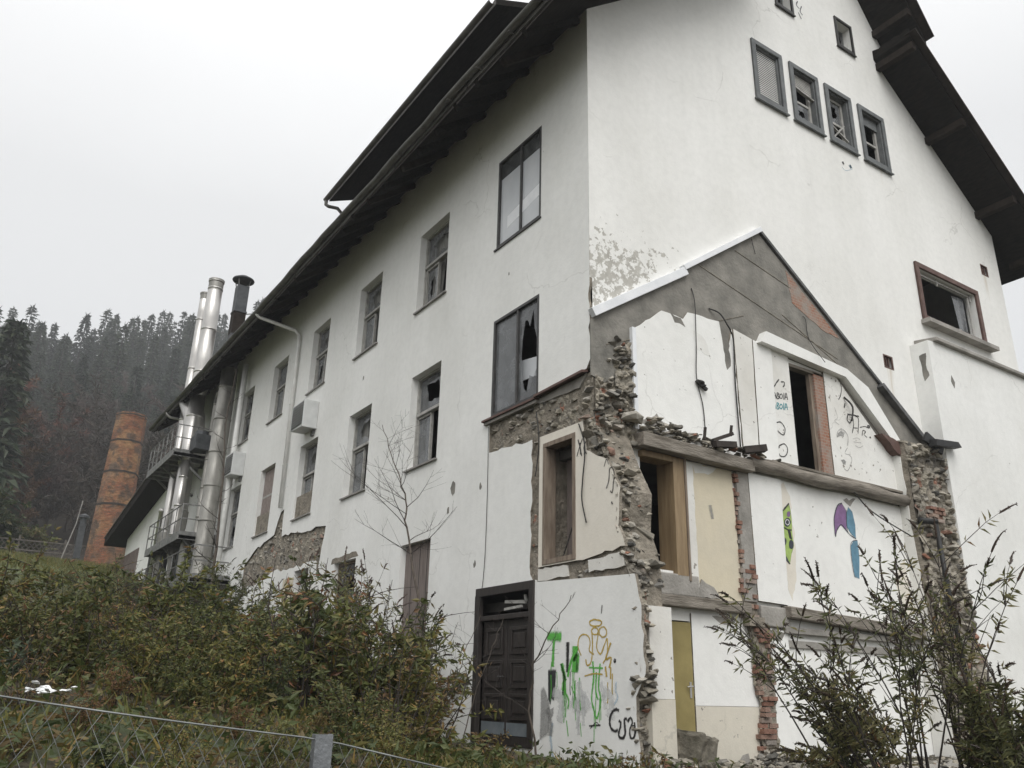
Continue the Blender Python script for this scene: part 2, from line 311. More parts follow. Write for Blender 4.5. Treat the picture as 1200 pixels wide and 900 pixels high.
def brickwork(name):
    m, t, p = newmat(name); tc = N(t, 'TexCoord'); s = N(t, 'SeparateXYZ'); t.links.new(tc.outputs['Object'], s.inputs[0])
    an = math_(t, 'ARCTAN2', s.outputs['Y'], s.outputs['X']); cb = N(t, 'CombineXYZ'); t.links.new(math_(t, 'MULTIPLY', an, 1.0), cb.inputs[0]); t.links.new(s.outputs['Z'], cb.inputs[1])
    b = N(t, 'TexBrick'); b.inputs['Scale'].default_value = 2.4; b.inputs['Color1'].default_value = (.25, .085, .04, 1); b.inputs['Color2'].default_value = (.17, .055, .028, 1); b.inputs['Mortar'].default_value = (.15, .11, .075, 1); b.inputs['Mortar Size'].default_value = .03
    t.links.new(cb.outputs[0], b.inputs['Vector'])
    c = mix(t, ramp(t, noise(t, .8, 7), [(.42, 0.0), (.62, .75)]), b.outputs['Color'], (.27, .165, .08))
    c = mix(t, ramp(t, noise(t, 1.5, 8), [(.50, 0.0), (.60, .9)]), c, (.085, .06, .045))
    c = mix(t, 1, c, ramp(t, noise(t, 4.5, 8, (.6, .6, 2.2), .7), [(.34, .55), (.60, 1.3)]), 'MULTIPLY'); c = mix(t, ramp(t, noise(t, .9, 5, (1, 1, .35)), [(.5, 0.0), (.7, .5)]), c, (.16, .125, .10))
    t.links.new(c, p.inputs['Base Color']); p.inputs['Roughness'].default_value = .9
    bump(t, p, math_(t, 'SUBTRACT', noise(t, 3, 8), math_(t, 'MULTIPLY', b.outputs['Fac'], .4)), 1.0, .12); return m
M['chimney'] = brickwork('chimney_brick')
def brick_flat(name):
    m, t, p = newmat(name); tc = N(t, 'TexCoord'); s = N(t, 'SeparateXYZ'); t.links.new(tc.outputs['Object'], s.inputs[0])
    cb = N(t, 'CombineXYZ'); t.links.new(math_(t, 'ADD', s.outputs['X'], s.outputs['Y']), cb.inputs[0]); t.links.new(s.outputs['Z'], cb.inputs[1])
    b = N(t, 'TexBrick'); b.inputs['Scale'].default_value = 4.2; b.inputs['Color1'].default_value = (.27, .115, .065, 1); b.inputs['Color2'].default_value = (.30, .17, .12, 1); b.inputs['Mortar'].default_value = (.30, .27, .23, 1)
    t.links.new(cb.outputs[0], b.inputs['Vector'])
    c = mix(t, ramp(t, noise(t, 2.5, 6), [(.45, 0.0), (.65, .8)]), b.outputs['Color'], (.27, .25, .22))
    t.links.new(c, p.inputs['Base Color']); p.inputs['Roughness'].default_value = .9
    bump(t, p, noise(t, 12, 7), .7, .02); return m
M['brickface'] = brick_flat('exposed_brick_face')
def glass_mat(name, tint, dirt, dcol, fac=.16):
    m, t, p = newmat(name); t.nodes.remove(p)
    tr = N(t, 'BsdfTransparent'); tr.inputs[0].default_value = c4(tint); gl = N(t, 'BsdfGlossy'); gl.inputs['Roughness'].default_value = .04
    df = N(t, 'BsdfDiffuse'); df.inputs[0].default_value = c4(dcol)
    ly = N(t, 'LayerWeight'); ly.inputs[0].default_value = .5
    fr_ = math_(t, 'MULTIPLY_ADD', math_(t, 'POWER', ly.outputs['Facing'], 3.0), .55, .05)
    a = N(t, 'MixShader'); t.links.new(fr_, a.inputs[0]); t.links.new(tr.outputs[0], a.inputs[1]); t.links.new(gl.outputs[0], a.inputs[2])
    b = N(t, 'MixShader'); t.links.new(ramp(t, noise(t, 3.5, 8), [(.35, dirt*.4), (.7, dirt)]), b.inputs[0]); t.links.new(a.outputs[0], b.inputs[1]); t.links.new(df.outputs[0], b.inputs[2])
    t.links.new(b.outputs[0], t.nodes['Material Output'].inputs['Surface']); return m
M['glass'] = glass_mat('dirty_window_glass', (.55, .57, .57), .28, (.30, .31, .31))
M['glass_dusty'] = glass_mat('dusty_window_glass', (.6, .62, .62), .55, (.30, .31, .32))
M['film'] = simple('pale_window_film', (.47, .49, .51), (.56, .575, .59), 1.5, .25, 0)
SPRAY = {'green': (.10, .42, .06), 'black': (.018, .016, .016), 'gold': (.46, .32, .05), 'slot': (.03, .032, .033), 'grey': (.26, .26, .25), 'sky': (.45, .58, .68), 'ghost': (.66, .67, .66),
         'teal': (.03, .26, .30), 'ghost2': (.50, .49, .47), 'lime': (.33, .46, .12), 'slate': (.035, .04, .055), 'purple': (.22, .12, .26), 'blue': (.11, .24, .33), 'white': (.8, .8, .8)}
def spray_mat(n, c):
    m, t, p = newmat('spray_'+n); t.links.new(ramp(t, noise(t, 14, 5), [(.3, tuple(x*.8 for x in c)), (.7, tuple(min(1, x*1.15) for x in c))]), p.inputs['Base Color']); p.inputs['Roughness'].default_value = .6
    at = N(t, 'Attribute'); at.attribute_name = 'core'; mx = .55 if n in ('ghost', 'sky', 'grey') else .95
    a = math_(t, 'MULTIPLY_ADD', noise(t, 30, 6), .7, math_(t, 'MULTIPLY', at.outputs['Fac'], .9))
    t.links.new(ramp(t, a, [(.42, 0.0), (.95, mx)]), p.inputs['Alpha'])
    return m
for k_, c_ in SPRAY.items(): M['sp_'+k_] = spray_mat(k_, c_)
def haze_mat(density):
    m, t, p = newmat('damp_air'); t.nodes.remove(p); v = N(t, 'VolumePrincipled')
    v.inputs['Color'].default_value = (.93, .95, .97, 1); v.inputs['Density'].default_value = density; v.inputs['Anisotropy'].default_value = .2
    t.links.new(v.outputs[0], t.nodes['Material Output'].inputs['Volume']); return m
MARKS=[
('L', 's', 'green', 0.11, 0.0, [(1.08, 1.81), (0.73, 1.79)]),
('L', 's', 'green', 0.06, 0.0, [(0.91, 1.8), (0.93, 1.55), (0.94, 1.38)]),
('L', 's', 'black', 0.07, 0.0, [(0.58, 1.71), (0.59, 1.3)]),
('L', 's', 'green', 0.05, 0.0, [(0.74, 1.42), (0.69, 1.3), (0.62, 1.19)]),
('L', 's', 'green', 0.12, 0.0, [(0.41, 1.65), (0.43, 1.3)]),
('L', 's', 'green', 0.05, 0.0, [(0.58, 1.24), (0.5, 1.45), (0.35, 1.63)]),
('L', 's', 'green', 0.02, 0.0, [(0.67, 1.18), (0.66, 0.94), (0.67, 0.64)]),
('L', 's', 'green', 0.02, 0.0, [(0.5, 1.12), (0.38, 0.94)]),
('L', 's', 'green', 0.03, 0.0, [(0.66, 1.06), (0.56, 0.94), (0.58, 0.82)]),
('L', 's', 'green', 0.03, 0.0, [(0.02, 1.44), (-0.0, 1.24), (0.05, 0.98), (0.01, 0.83), (-0.06, 0.72), (-0.14, 0.95), (-0.1, 1.12), (-0.14, 1.41)]),
('L', 's', 'green', 0.03, 0.0, [(-0.06, 1.3), (-0.04, 1.06), (-0.09, 0.95)]),
('L', 's', 'green', 0.02, 0.0, [(0.1, 1.36), (-0.2, 1.35)]),
('L', 's', 'green', 0.015, 0.0, [(0.43, 1.06), (0.4, 0.68)]),
('L', 's', 'green', 0.015, 0.0, [(0.3, 0.65), (0.28, 0.48)]),
('L', 's', 'green', 0.02, 0.0, [(0.61, 0.67), (0.57, 0.47)]),
('L', 's', 'gold', 0.022, 0.0, [(-0.19, 1.94), (-0.17, 1.92), (-0.14, 1.9), (-0.08, 1.9), (-0.02, 1.9), (0.03, 1.91), (0.07, 1.93), (0.08, 1.95), (0.07, 1.97), (0.03, 1.98), (-0.02, 1.99), (-0.08, 1.98), (-0.14, 1.97), (-0.17, 1.96), (-0.19, 1.94)]),
('L', 's', 'gold', 0.02, 0.0, [(-0.11, 1.83), (-0.1, 1.81), (-0.08, 1.79), (-0.05, 1.79), (-0.02, 1.79), (0.01, 1.8), (0.03, 1.82), (0.04, 1.84), (0.03, 1.86), (0.01, 1.87), (-0.02, 1.88), (-0.05, 1.88), (-0.08, 1.87), (-0.1, 1.85), (-0.11, 1.83)]),
('L', 's', 'gold', 0.02, 0.0, [(-0.29, 1.81), (-0.28, 1.78), (-0.26, 1.76), (-0.22, 1.75), (-0.19, 1.75), (-0.16, 1.77), (-0.13, 1.79), (-0.13, 1.82), (-0.13, 1.85), (-0.16, 1.87), (-0.19, 1.88), (-0.23, 1.88), (-0.26, 1.86), (-0.28, 1.84), (-0.29, 1.81)]),
('L', 's', 'gold', 0.022, 0.0, [(0.27, 1.52), (0.34, 1.63), (0.32, 1.75), (0.23, 1.8), (0.11, 1.77), (0.07, 1.68), (0.09, 1.58), (-0.01, 1.53)]),
('L', 's', 'gold', 0.022, 0.0, [(0.03, 1.82), (0.02, 1.65), (0.05, 1.44), (0.14, 1.39), (0.17, 1.47)]),
('L', 's', 'gold', 0.022, 0.0, [(-0.11, 1.8), (-0.07, 1.62), (-0.15, 1.53), (-0.23, 1.64), (-0.29, 1.73)]),
('L', 's', 'gold', 0.03, 0.0, [(-0.37, 1.67), (-0.26, 1.47), (-0.37, 1.48), (-0.33, 1.35)]),
('L', 's', 'gold', 0.03, 0.0, [(-0.25, 1.37), (-0.27, 1.24)]),
('L', 's', 'gold', 0.03, 0.0, [(-0.36, 1.36), (-0.35, 1.21)]),
('L', 's', 'gold', 0.02, 0.0, [(0.2, 1.25), (-0.0, 1.28), (-0.19, 1.27)]),
('L', 's', 'gold', 0.02, 0.0, [(-0.3, 1.73), (-0.29, 1.52), (-0.2, 1.41)]),
('L', 's', 'black', 0.035, 0.0, [(-0.51, 0.83), (-0.44, 0.84), (-0.36, 0.79), (-0.32, 0.69), (-0.35, 0.61), (-0.42, 0.58), (-0.48, 0.6)]),
('L', 's', 'black', 0.035, 0.0, [(-0.5, 0.71), (-0.54, 0.67), (-0.49, 0.54), (-0.56, 0.5), (-0.62, 0.56), (-0.61, 0.72), (-0.66, 0.73)]),
('L', 's', 'black', 0.03, 0.0, [(-0.67, 0.7), (-0.73, 0.75), (-0.76, 0.69), (-0.71, 0.61), (-0.72, 0.52), (-0.78, 0.52), (-0.81, 0.59), (-0.8, 0.7)]),
('L', 's', 'black', 0.02, 0.0, [(0.11, 0.62), (-0.13, 0.64)]),
('L', 's', 'black', 0.012, 0.0, [(0.08, 0.59), (-0.04, 0.67), (-0.11, 0.63)]),
('L', 'p', 'slot', 0, 0.0, [(1.06, 1.36), (0.85, 1.36), (0.87, 1.05), (0.9, 0.91), (0.97, 0.94), (0.99, 0.85), (1.05, 0.93)]),  # letter slot: the darkness of its hole painted as a flat patch
('L', 'p', 'grey', 0, 0.0, [(1.24, 1.09), (1.16, 1.14), (1.09, 1.05), (0.98, 0.81), (0.89, 0.84), (0.91, 0.72), (1.01, 0.63), (1.03, 0.45), (1.15, 0.41), (1.26, 0.35), (1.24, 0.8)]),
('L', 's', 'sky', 0.05, 0.0, [(0.94, 0.63), (0.98, 0.45), (0.96, 0.33), (0.92, 0.16)]),
('L', 's', 'sky', 0.03, 0.0, [(-0.47, 1.18), (-0.45, 1.07), (-0.49, 0.99), (-0.42, 0.9)]),
('L', 's', 'ghost', 0.12, 0.0, [(0.35, 1.18), (0.3, 1.06), (0.35, 0.94)]),
('L', 's', 'ghost', 0.1, 0.0, [(0.22, 1.06), (0.25, 0.8)]),
('L', 's', 'ghost', 0.08, 0.0, [(-0.15, 1.18), (-0.25, 0.84)]),
('L', 's', 'black', 0.02, 0.0, [(-0.2, 2.17), (-0.18, 2.06)]),
('L', 's', 'black', 0.02, 0.0, [(-0.46, 1.44), (-0.46, 1.43), (-0.45, 1.43), (-0.45, 1.42), (-0.44, 1.42), (-0.43, 1.43), (-0.43, 1.43), (-0.43, 1.44), (-0.43, 1.45), (-0.44, 1.45), (-0.44, 1.46), (-0.45, 1.46), (-0.45, 1.45), (-0.46, 1.45), (-0.46, 1.44)]),
('L', 's', 'green', 0.01596058242610681, 0.0, [(0.97, 1.45), (0.98, 1.32), (0.97, 0.97)]),
('L', 's', 'green', 0.014219281756903176, 0.0, [(0.84, 1.31), (0.83, 1.15), (0.85, 1.01)]),
('L', 's', 'green', 0.020289200487784195, 0.0, [(0.98, 1.27), (0.97, 1.06), (0.99, 0.93)]),
('L', 's', 'green', 0.02054648357991347, 0.0, [(0.63, 1.11), (0.62, 0.98), (0.63, 0.71)]),
('L', 's', 'green', 0.01673587887585145, 0.0, [(0.66, 1.23), (0.67, 1.01), (0.65, 0.85)]),
('L', 's', 'green', 0.017723668016858915, 0.0, [(0.71, 1.08), (0.7, 0.87), (0.71, 0.72)]),
('L', 's', 'green', 0.013613206061216085, 0.0, [(0.64, 1.18), (0.65, 0.97), (0.66, 0.9)]),
('L', 's', 'green', 0.01734621794879422, 0.0, [(0.63, 1.21), (0.63, 1.05), (0.61, 0.9)]),
('L', 's', 'green', 0.01832664981791019, 0.0, [(0.43, 1.35), (0.44, 1.19), (0.42, 1.01)]),
('L', 's', 'green', 0.013009794387178595, 0.0, [(0.4, 1.2), (0.41, 1.06), (0.39, 0.81)]),
('L', 's', 'green', 0.013775396934965569, 0.0, [(0.47, 1.32), (0.47, 1.19), (0.46, 0.86)]),
('L', 's', 'green', 0.02159867591612951, 0.0, [(0.31, 1.23), (0.32, 1.09), (0.29, 0.81)]),
('L', 's', 'green', 0.01820510471463529, 0.0, [(0.43, 1.19), (0.42, 1.04), (0.45, 0.83)]),
('L', 's', 'black', 0.021618136224069048, 0.0, [(0.67, 1.31), (0.67, 1.19), (0.69, 1.0)]),
('L', 's', 'black', 0.014903342364091854, 0.0, [(0.52, 1.31), (0.53, 1.09), (0.52, 1.0)]),
('L', 's', 'black', 0.013686702713037641, 0.0, [(0.69, 1.38), (0.68, 1.24), (0.71, 1.0)]),
('L', 's', 'green', 0.013222732576344196, 0.0, [(0.0, 0.86), (0.0, 0.67), (0.01, 0.42)]),
('L', 's', 'green', 0.016106224886472422, 0.0, [(-0.05, 1.02), (-0.03, 0.86), (-0.03, 0.59)]),
('L', 's', 'green', 0.012316503572226014, 0.0, [(-0.12, 0.97), (-0.11, 0.83), (-0.11, 0.67)]),
('L', 's', 'green', 0.012512737251149526, 0.0, [(-0.13, 1.04), (-0.14, 0.87), (-0.14, 0.7)]),
('L', 's', 'ghost', 0.06, 0.0, [(0.21, 1.02), (0.2, 0.82), (0.21, 0.74)]),
('L', 's', 'ghost', 0.06, 0.0, [(0.36, 0.97), (0.35, 0.76), (0.37, 0.57)]),
('L', 's', 'ghost', 0.06, 0.0, [(0.23, 1.02), (0.23, 0.85), (0.23, 0.62)]),
('L', 's', 'ghost', 0.06, 0.0, [(0.35, 0.96), (0.34, 0.83), (0.34, 0.5)]),
('L', 's', 'gold', 0.020989697219397557, 0.0, [(-0.39, 1.28), (-0.38, 1.08), (-0.39, 1.02)]),
('L', 's', 'gold', 0.017692059358372036, 0.0, [(-0.29, 1.17), (-0.29, 0.96), (-0.27, 0.91)]),
('L', 's', 'green', 0.07, 0.0, [(0.72, 1.42), (0.66, 1.24), (0.69, 1.06)]),
('L', 's', 'green', 0.06, 0.0, [(0.45, 1.45), (0.35, 1.54), (0.37, 1.3)]),
('L', 's', 'ghost', 0.16, 0.0, [(0.51, 0.94), (0.3, 0.83), (0.1, 0.95)]),
('L', 's', 'ghost', 0.14, 0.0, [(-0.19, 1.07), (-0.37, 0.96), (-0.32, 0.73)]),
('L', 's', 'grey', 0.1, 0.0, [(1.07, 0.81), (0.98, 0.63), (0.99, 0.45)]),
('L', 's', 'ghost', 0.15, 0.0, [(0.93, 1.05), (0.72, 0.94), (0.77, 0.64)]),
('L', 's', 'black', 0.022, 0.0, [(0.32, 4.66), (0.27, 4.53), (0.23, 4.38)]),
('L', 's', 'black', 0.022, 0.0, [(0.21, 4.65), (0.29, 4.52), (0.35, 4.4)]),
('L', 's', 'black', 0.02, 0.0, [(0.27, 4.6), (0.26, 4.41)]),
('L', 's', 'black', 0.022, 0.0, [(0.16, 4.6), (0.17, 4.39)]),
('L', 's', 'black', 0.022, 0.0, [(0.12, 4.59), (0.18, 4.5), (0.11, 4.39)]),
('L', 's', 'black', 0.02, 0.0, [(-0.33, 3.78), (-0.39, 3.89), (-0.41, 4.04), (-0.47, 4.06), (-0.51, 3.97), (-0.49, 3.84), (-0.46, 3.7), (-0.42, 3.73)]),
('L', 's', 'grey', 0.03, 0.0, [(-0.38, 3.86), (-0.33, 3.78)]),
('L', 's', 'black', 0.03, 0.0, [(-0.44, 3.57), (-0.46, 3.53)]),
('L', 's', 'black', 0.015, 0.0, [(-0.29, 4.11), (-0.35, 4.21), (-0.39, 4.12)]),
('G', 's', 'black', 0.025, 0.045, [(4.4, 6.54), (4.33, 6.47), (4.24, 6.36)]),
('G', 's', 'black', 0.025, 0.045, [(4.45, 6.5), (4.53, 6.52), (4.54, 6.47), (4.49, 6.41)]),
('G', 's', 'black', 0.02, 0.045, [(4.18, 6.12), (4.24, 6.25), (4.27, 6.14)]),
('G', 's', 'black', 0.015, 0.045, [(4.19, 6.17), (4.26, 6.19)]),
('G', 's', 'black', 0.02, 0.045, [(4.31, 6.26), (4.29, 6.14), (4.36, 6.18), (4.32, 6.21), (4.36, 6.25), (4.31, 6.26)]),
('G', 's', 'black', 0.02, 0.045, [(4.45, 6.22), (4.44, 6.2), (4.43, 6.18), (4.41, 6.17), (4.4, 6.17), (4.38, 6.17), (4.38, 6.18), (4.37, 6.2), (4.38, 6.22), (4.39, 6.24), (4.41, 6.25), (4.43, 6.26), (4.44, 6.25), (4.45, 6.24), (4.45, 6.22)]),
('G', 's', 'black', 0.02, 0.045, [(4.5, 6.3), (4.48, 6.16)]),
('G', 's', 'black', 0.02, 0.045, [(4.51, 6.17), (4.56, 6.31), (4.59, 6.18)]),
('G', 's', 'black', 0.015, 0.045, [(4.52, 6.22), (4.59, 6.23)]),
('G', 's', 'teal', 0.02, 0.045, [(4.15, 5.92), (4.21, 6.05), (4.24, 5.93)]),
('G', 's', 'teal', 0.015, 0.045, [(4.17, 5.97), (4.24, 5.98)]),
('G', 's', 'teal', 0.02, 0.045, [(4.28, 6.06), (4.27, 5.94), (4.33, 5.97), (4.29, 6.0), (4.33, 6.05), (4.28, 6.06)]),
('G', 's', 'teal', 0.02, 0.045, [(4.42, 6.02), (4.42, 6.0), (4.4, 5.98), (4.39, 5.97), (4.37, 5.96), (4.36, 5.97), (4.35, 5.98), (4.35, 6.0), (4.35, 6.02), (4.37, 6.04), (4.38, 6.05), (4.4, 6.05), (4.41, 6.05), (4.42, 6.03), (4.42, 6.02)]),
('G', 's', 'teal', 0.02, 0.045, [(4.47, 6.1), (4.45, 5.96)]),
('G', 's', 'teal', 0.02, 0.045, [(4.48, 5.96), (4.53, 6.1), (4.56, 5.98)]),
('G', 's', 'teal', 0.015, 0.045, [(4.49, 6.02), (4.56, 6.03)]),
('G', 's', 'black', 0.022, 0.045, [(4.11, 5.64), (4.15, 5.63)]),
('G', 's', 'black', 0.022, 0.045, [(4.22, 5.67), (4.33, 5.7), (4.42, 5.63), (4.43, 5.55), (4.38, 5.47), (4.3, 5.48), (4.23, 5.52)]),
('G', 's', 'black', 0.022, 0.045, [(4.1, 5.52), (4.21, 5.57)]),
('G', 's', 'black', 0.022, 0.045, [(4.07, 5.28), (4.15, 5.23), (4.2, 5.15)]),
('G', 's', 'black', 0.022, 0.045, [(4.45, 5.19), (4.43, 5.14), (4.39, 5.09), (4.34, 5.06), (4.28, 5.05), (4.23, 5.06), (4.2, 5.1), (4.19, 5.15), (4.21, 5.2), (4.25, 5.25), (4.31, 5.28), (4.37, 5.3), (4.42, 5.28), (4.45, 5.24), (4.45, 5.19)]),
('G', 's', 'black', 0.022, 0.045, [(4.04, 5.12), (4.16, 5.18), (4.24, 5.21)]),
('G', 's', 'black', 0.03, 0.045, [(4.08, 5.19), (4.08, 5.18), (4.07, 5.17), (4.06, 5.17), (4.06, 5.17), (4.05, 5.17), (4.05, 5.18), (4.05, 5.18), (4.05, 5.19), (4.05, 5.19), (4.06, 5.2), (4.07, 5.2), (4.07, 5.2), (4.08, 5.19), (4.08, 5.19)]),
('G', 's', 'black', 0.03, 0.045, [(6.36, 6.26), (6.56, 6.28), (6.73, 6.29)]),
('G', 's', 'black', 0.025, 0.045, [(6.37, 6.25), (6.33, 6.14), (6.41, 6.09), (6.46, 6.18)]),
('G', 's', 'black', 0.02, 0.045, [(6.52, 6.26), (6.52, 6.08), (6.44, 5.89)]),
('G', 's', 'black', 0.02, 0.045, [(6.61, 6.27), (6.7, 6.23), (6.63, 5.92)]),
('G', 's', 'black', 0.02, 0.045, [(6.49, 6.01), (6.64, 6.03)]),
('G', 's', 'black', 0.018, 0.045, [(6.72, 6.06), (6.88, 6.11), (7.02, 6.1)]),
('G', 's', 'black', 0.018, 0.045, [(6.75, 5.89), (6.8, 6.01), (6.89, 6.0), (6.82, 5.94), (6.91, 5.89)]),
('G', 's', 'black', 0.03, 0.045, [(7.04, 6.14), (7.04, 6.13), (7.03, 6.12), (7.01, 6.11), (7.0, 6.11), (6.99, 6.11), (6.98, 6.12), (6.98, 6.13), (6.98, 6.14), (6.99, 6.15), (7.01, 6.15), (7.02, 6.15), (7.03, 6.15), (7.04, 6.15), (7.04, 6.14)]),
('G', 's', 'black', 0.02, 0.045, [(7.03, 5.91), (7.02, 5.91), (7.02, 5.9), (7.01, 5.9), (7.01, 5.9), (7.0, 5.9), (7.0, 5.9), (7.0, 5.91), (7.0, 5.91), (7.01, 5.92), (7.01, 5.92), (7.02, 5.92), (7.02, 5.92), (7.03, 5.92), (7.03, 5.91)]),
('G', 's', 'black', 0.03, 0.045, [(6.33, 6.48), (6.28, 6.38)]),
('G', 's', 'black', 0.02, 0.045, [(6.25, 6.89), (6.27, 6.77), (6.2, 6.6), (6.13, 6.52)]),
('G', 's', 'ghost2', 0.02, 0.045, [(5.93, 5.73), (6.01, 5.86), (6.16, 5.91), (6.29, 5.8), (6.24, 5.6)]),
('G', 'p', 'grey', 0, 0.045, [(5.92, 5.7), (5.97, 5.8), (6.1, 5.89), (6.21, 5.86), (6.16, 5.76), (6.05, 5.76)]),
('G', 's', 'grey', 0.014, 0.045, [(6.23, 5.56), (6.13, 5.43), (6.27, 5.42), (6.32, 5.32), (6.16, 5.1), (6.04, 5.12)]),
('G', 'p', 'grey', 0, 0.045, [(5.97, 5.28), (6.08, 5.31), (6.14, 5.27), (6.1, 5.19), (6.02, 5.21)]),
('G', 's', 'ghost2', 0.012, 0.045, [(6.43, 5.77), (6.58, 5.82), (6.67, 5.8)]),
('G', 's', 'ghost2', 0.012, 0.045, [(6.45, 5.72), (6.69, 5.74)]),
('G', 's', 'ghost2', 0.012, 0.045, [(6.49, 5.65), (6.61, 5.63), (6.74, 5.69)]),
('G', 's', 'ghost2', 0.012, 0.045, [(5.97, 6.32), (6.03, 6.13), (5.92, 6.04), (6.06, 5.99)]),
('G', 's', 'black', 0.014, 0.045, [(3.5, 6.1), (3.52, 6.08)]),
('G', 's', 'black', 0.014, 0.045, [(3.52, 6.0), (3.54, 5.98)]),
('G', 's', 'black', 0.014, 0.045, [(3.53, 5.84), (3.55, 5.82)]),
('G', 's', 'black', 0.014, 0.045, [(3.55, 5.71), (3.57, 5.69)]),
('G', 's', 'black', 0.014, 0.045, [(3.55, 5.64), (3.57, 5.62)]),
('G', 's', 'black', 0.014, 0.045, [(3.49, 6.48), (3.52, 6.46)]),
('G', 's', 'black', 0.014, 0.045, [(3.39, 6.93), (3.42, 6.91)]),
('G', 's', 'black', 0.014, 0.045, [(3.3, 7.09), (3.33, 7.07)]),
('G', 'p', 'lime', 0, 0.045, [(4.1, 4.02), (4.35, 4.22), (4.38, 4.07), (4.38, 3.88), (4.36, 3.7), (4.38, 3.48), (4.29, 3.33), (4.23, 3.16), (4.09, 3.27), (4.07, 3.52), (4.1, 3.81)]),
('G', 's', 'black', 0.03, 0.045, [(4.35, 4.22), (4.21, 4.1), (4.1, 4.0), (4.1, 3.81), (4.24, 3.75), (4.35, 3.75)]),
('G', 's', 'black', 0.03, 0.045, [(4.1, 3.7), (4.07, 3.45), (4.1, 3.26), (4.23, 3.16)]),
('G', 'p', 'slate', 0, 0.048, [(4.35, 3.89), (4.33, 3.85), (4.3, 3.82), (4.27, 3.8), (4.23, 3.79), (4.19, 3.8), (4.17, 3.83), (4.17, 3.86), (4.18, 3.9), (4.21, 3.93), (4.25, 3.95), (4.29, 3.96), (4.32, 3.95), (4.34, 3.92)]),
('G', 'p', 'purple', 0, 0.048, [(4.36, 4.03), (4.35, 4.01), (4.34, 3.99), (4.31, 3.97), (4.29, 3.97), (4.27, 3.98), (4.26, 3.99), (4.26, 4.02), (4.27, 4.04), (4.28, 4.06), (4.31, 4.07), (4.33, 4.08), (4.35, 4.07), (4.36, 4.05)]),
('G', 'p', 'slate', 0, 0.048, [(4.19, 3.54), (4.18, 3.51), (4.16, 3.48), (4.14, 3.47), (4.11, 3.47), (4.09, 3.48), (4.08, 3.5), (4.08, 3.53), (4.09, 3.55), (4.1, 3.58), (4.13, 3.6), (4.15, 3.6), (4.17, 3.59), (4.19, 3.57)]),
('G', 'p', 'slate', 0, 0.048, [(4.37, 3.51), (4.36, 3.47), (4.34, 3.44), (4.31, 3.42), (4.28, 3.42), (4.25, 3.43), (4.24, 3.46), (4.24, 3.49), (4.25, 3.53), (4.27, 3.56), (4.3, 3.58), (4.33, 3.58), (4.35, 3.57), (4.37, 3.54)]),
('G', 'p', 'black', 0, 0.048, [(4.24, 3.74), (4.32, 3.73), (4.34, 3.58), (4.27, 3.6)]),
('G', 'p', 'slate', 0, 0.048, [(4.11, 3.31), (4.17, 3.26), (4.22, 3.16), (4.11, 3.23)]),
('G', 's', 'white', 0.015, 0.051, [(4.3, 3.88), (4.3, 3.86), (4.28, 3.84), (4.26, 3.83), (4.24, 3.83), (4.22, 3.84), (4.2, 3.85), (4.2, 3.87), (4.21, 3.89), (4.23, 3.91), (4.25, 3.92), (4.27, 3.92), (4.29, 3.91), (4.3, 3.9), (4.3, 3.88)]),
('G', 'p', 'purple', 0, 0.045, [(5.85, 4.43), (5.71, 4.37), (5.58, 4.15), (5.54, 3.99), (5.55, 3.78), (5.61, 3.9), (5.74, 4.01), (5.86, 3.95), (5.9, 3.91), (5.96, 4.32)]),
('G', 'p', 'blue', 0, 0.045, [(6.03, 4.39), (6.14, 4.31), (6.18, 4.07), (6.15, 3.81), (6.0, 3.89), (5.92, 4.0), (5.96, 4.28)]),
('G', 'p', 'blue', 0, 0.045, [(6.06, 3.77), (6.19, 3.79), (6.19, 3.49), (6.11, 3.08), (5.98, 3.1), (5.95, 3.39), (5.96, 3.66)]),
('G', 's', 'slate', 0.02, 0.048, [(5.85, 4.43), (5.71, 4.37), (5.58, 4.15), (5.55, 3.99), (5.55, 3.78), (5.61, 3.9), (5.75, 4.02), (5.85, 3.96), (5.99, 3.86), (6.15, 3.81)]),
('G', 's', 'slate', 0.015, 0.048, [(5.96, 4.32), (5.92, 4.04), (5.93, 3.9)]),
('G', 's', 'slate', 0.012, 0.048, [(6.18, 3.79), (6.03, 3.75), (5.96, 3.65), (5.94, 3.38), (5.97, 3.1)]),
('G', 's', 'slate', 0.06, 0.0, [(7.47, 12.55), (7.46, 12.54), (7.46, 12.54), (7.45, 12.53), (7.45, 12.53), (7.44, 12.53), (7.44, 12.53), (7.44, 12.53), (7.44, 12.54), (7.44, 12.55), (7.45, 12.55), (7.46, 12.55), (7.46, 12.55), (7.46, 12.55), (7.47, 12.55)]),
('G', 's', 'blue', 0.08, 0.0, [(7.74, 12.57), (7.74, 12.56), (7.73, 12.56), (7.73, 12.55), (7.72, 12.55), (7.71, 12.55), (7.71, 12.55), (7.71, 12.55), (7.71, 12.56), (7.72, 12.56), (7.72, 12.57), (7.73, 12.57), (7.74, 12.57), (7.74, 12.57), (7.74, 12.57)]),
('G', 's', 'sky', 0.02, 0.0, [(7.39, 12.41), (7.48, 12.36), (7.63, 12.42), (7.77, 12.51)]),
('G', 's', 'slate', 0.03, 0.0, [(6.48, 16.74), (6.41, 16.59), (6.51, 16.53)]),
('G', 's', 'slate', 0.03, 0.0, [(6.61, 16.66), (6.53, 16.46), (6.61, 16.39)]),
('G', 's', 'slate', 0.03, 0.0, [(6.45, 16.38), (6.54, 16.23)]),
('G', 's', 'teal', 0.05, 0.035, [(1.86, 4.05), (1.88, 3.9)]),
('G', 's', 'black', 0.02, 0.035, [(1.85, 4.03), (1.92, 4.03), (1.86, 3.98), (1.92, 3.97), (1.86, 3.92)]),
('G', 's', 'black', 0.015, 0.035, [(1.91, 4.06), (1.89, 3.9)]),
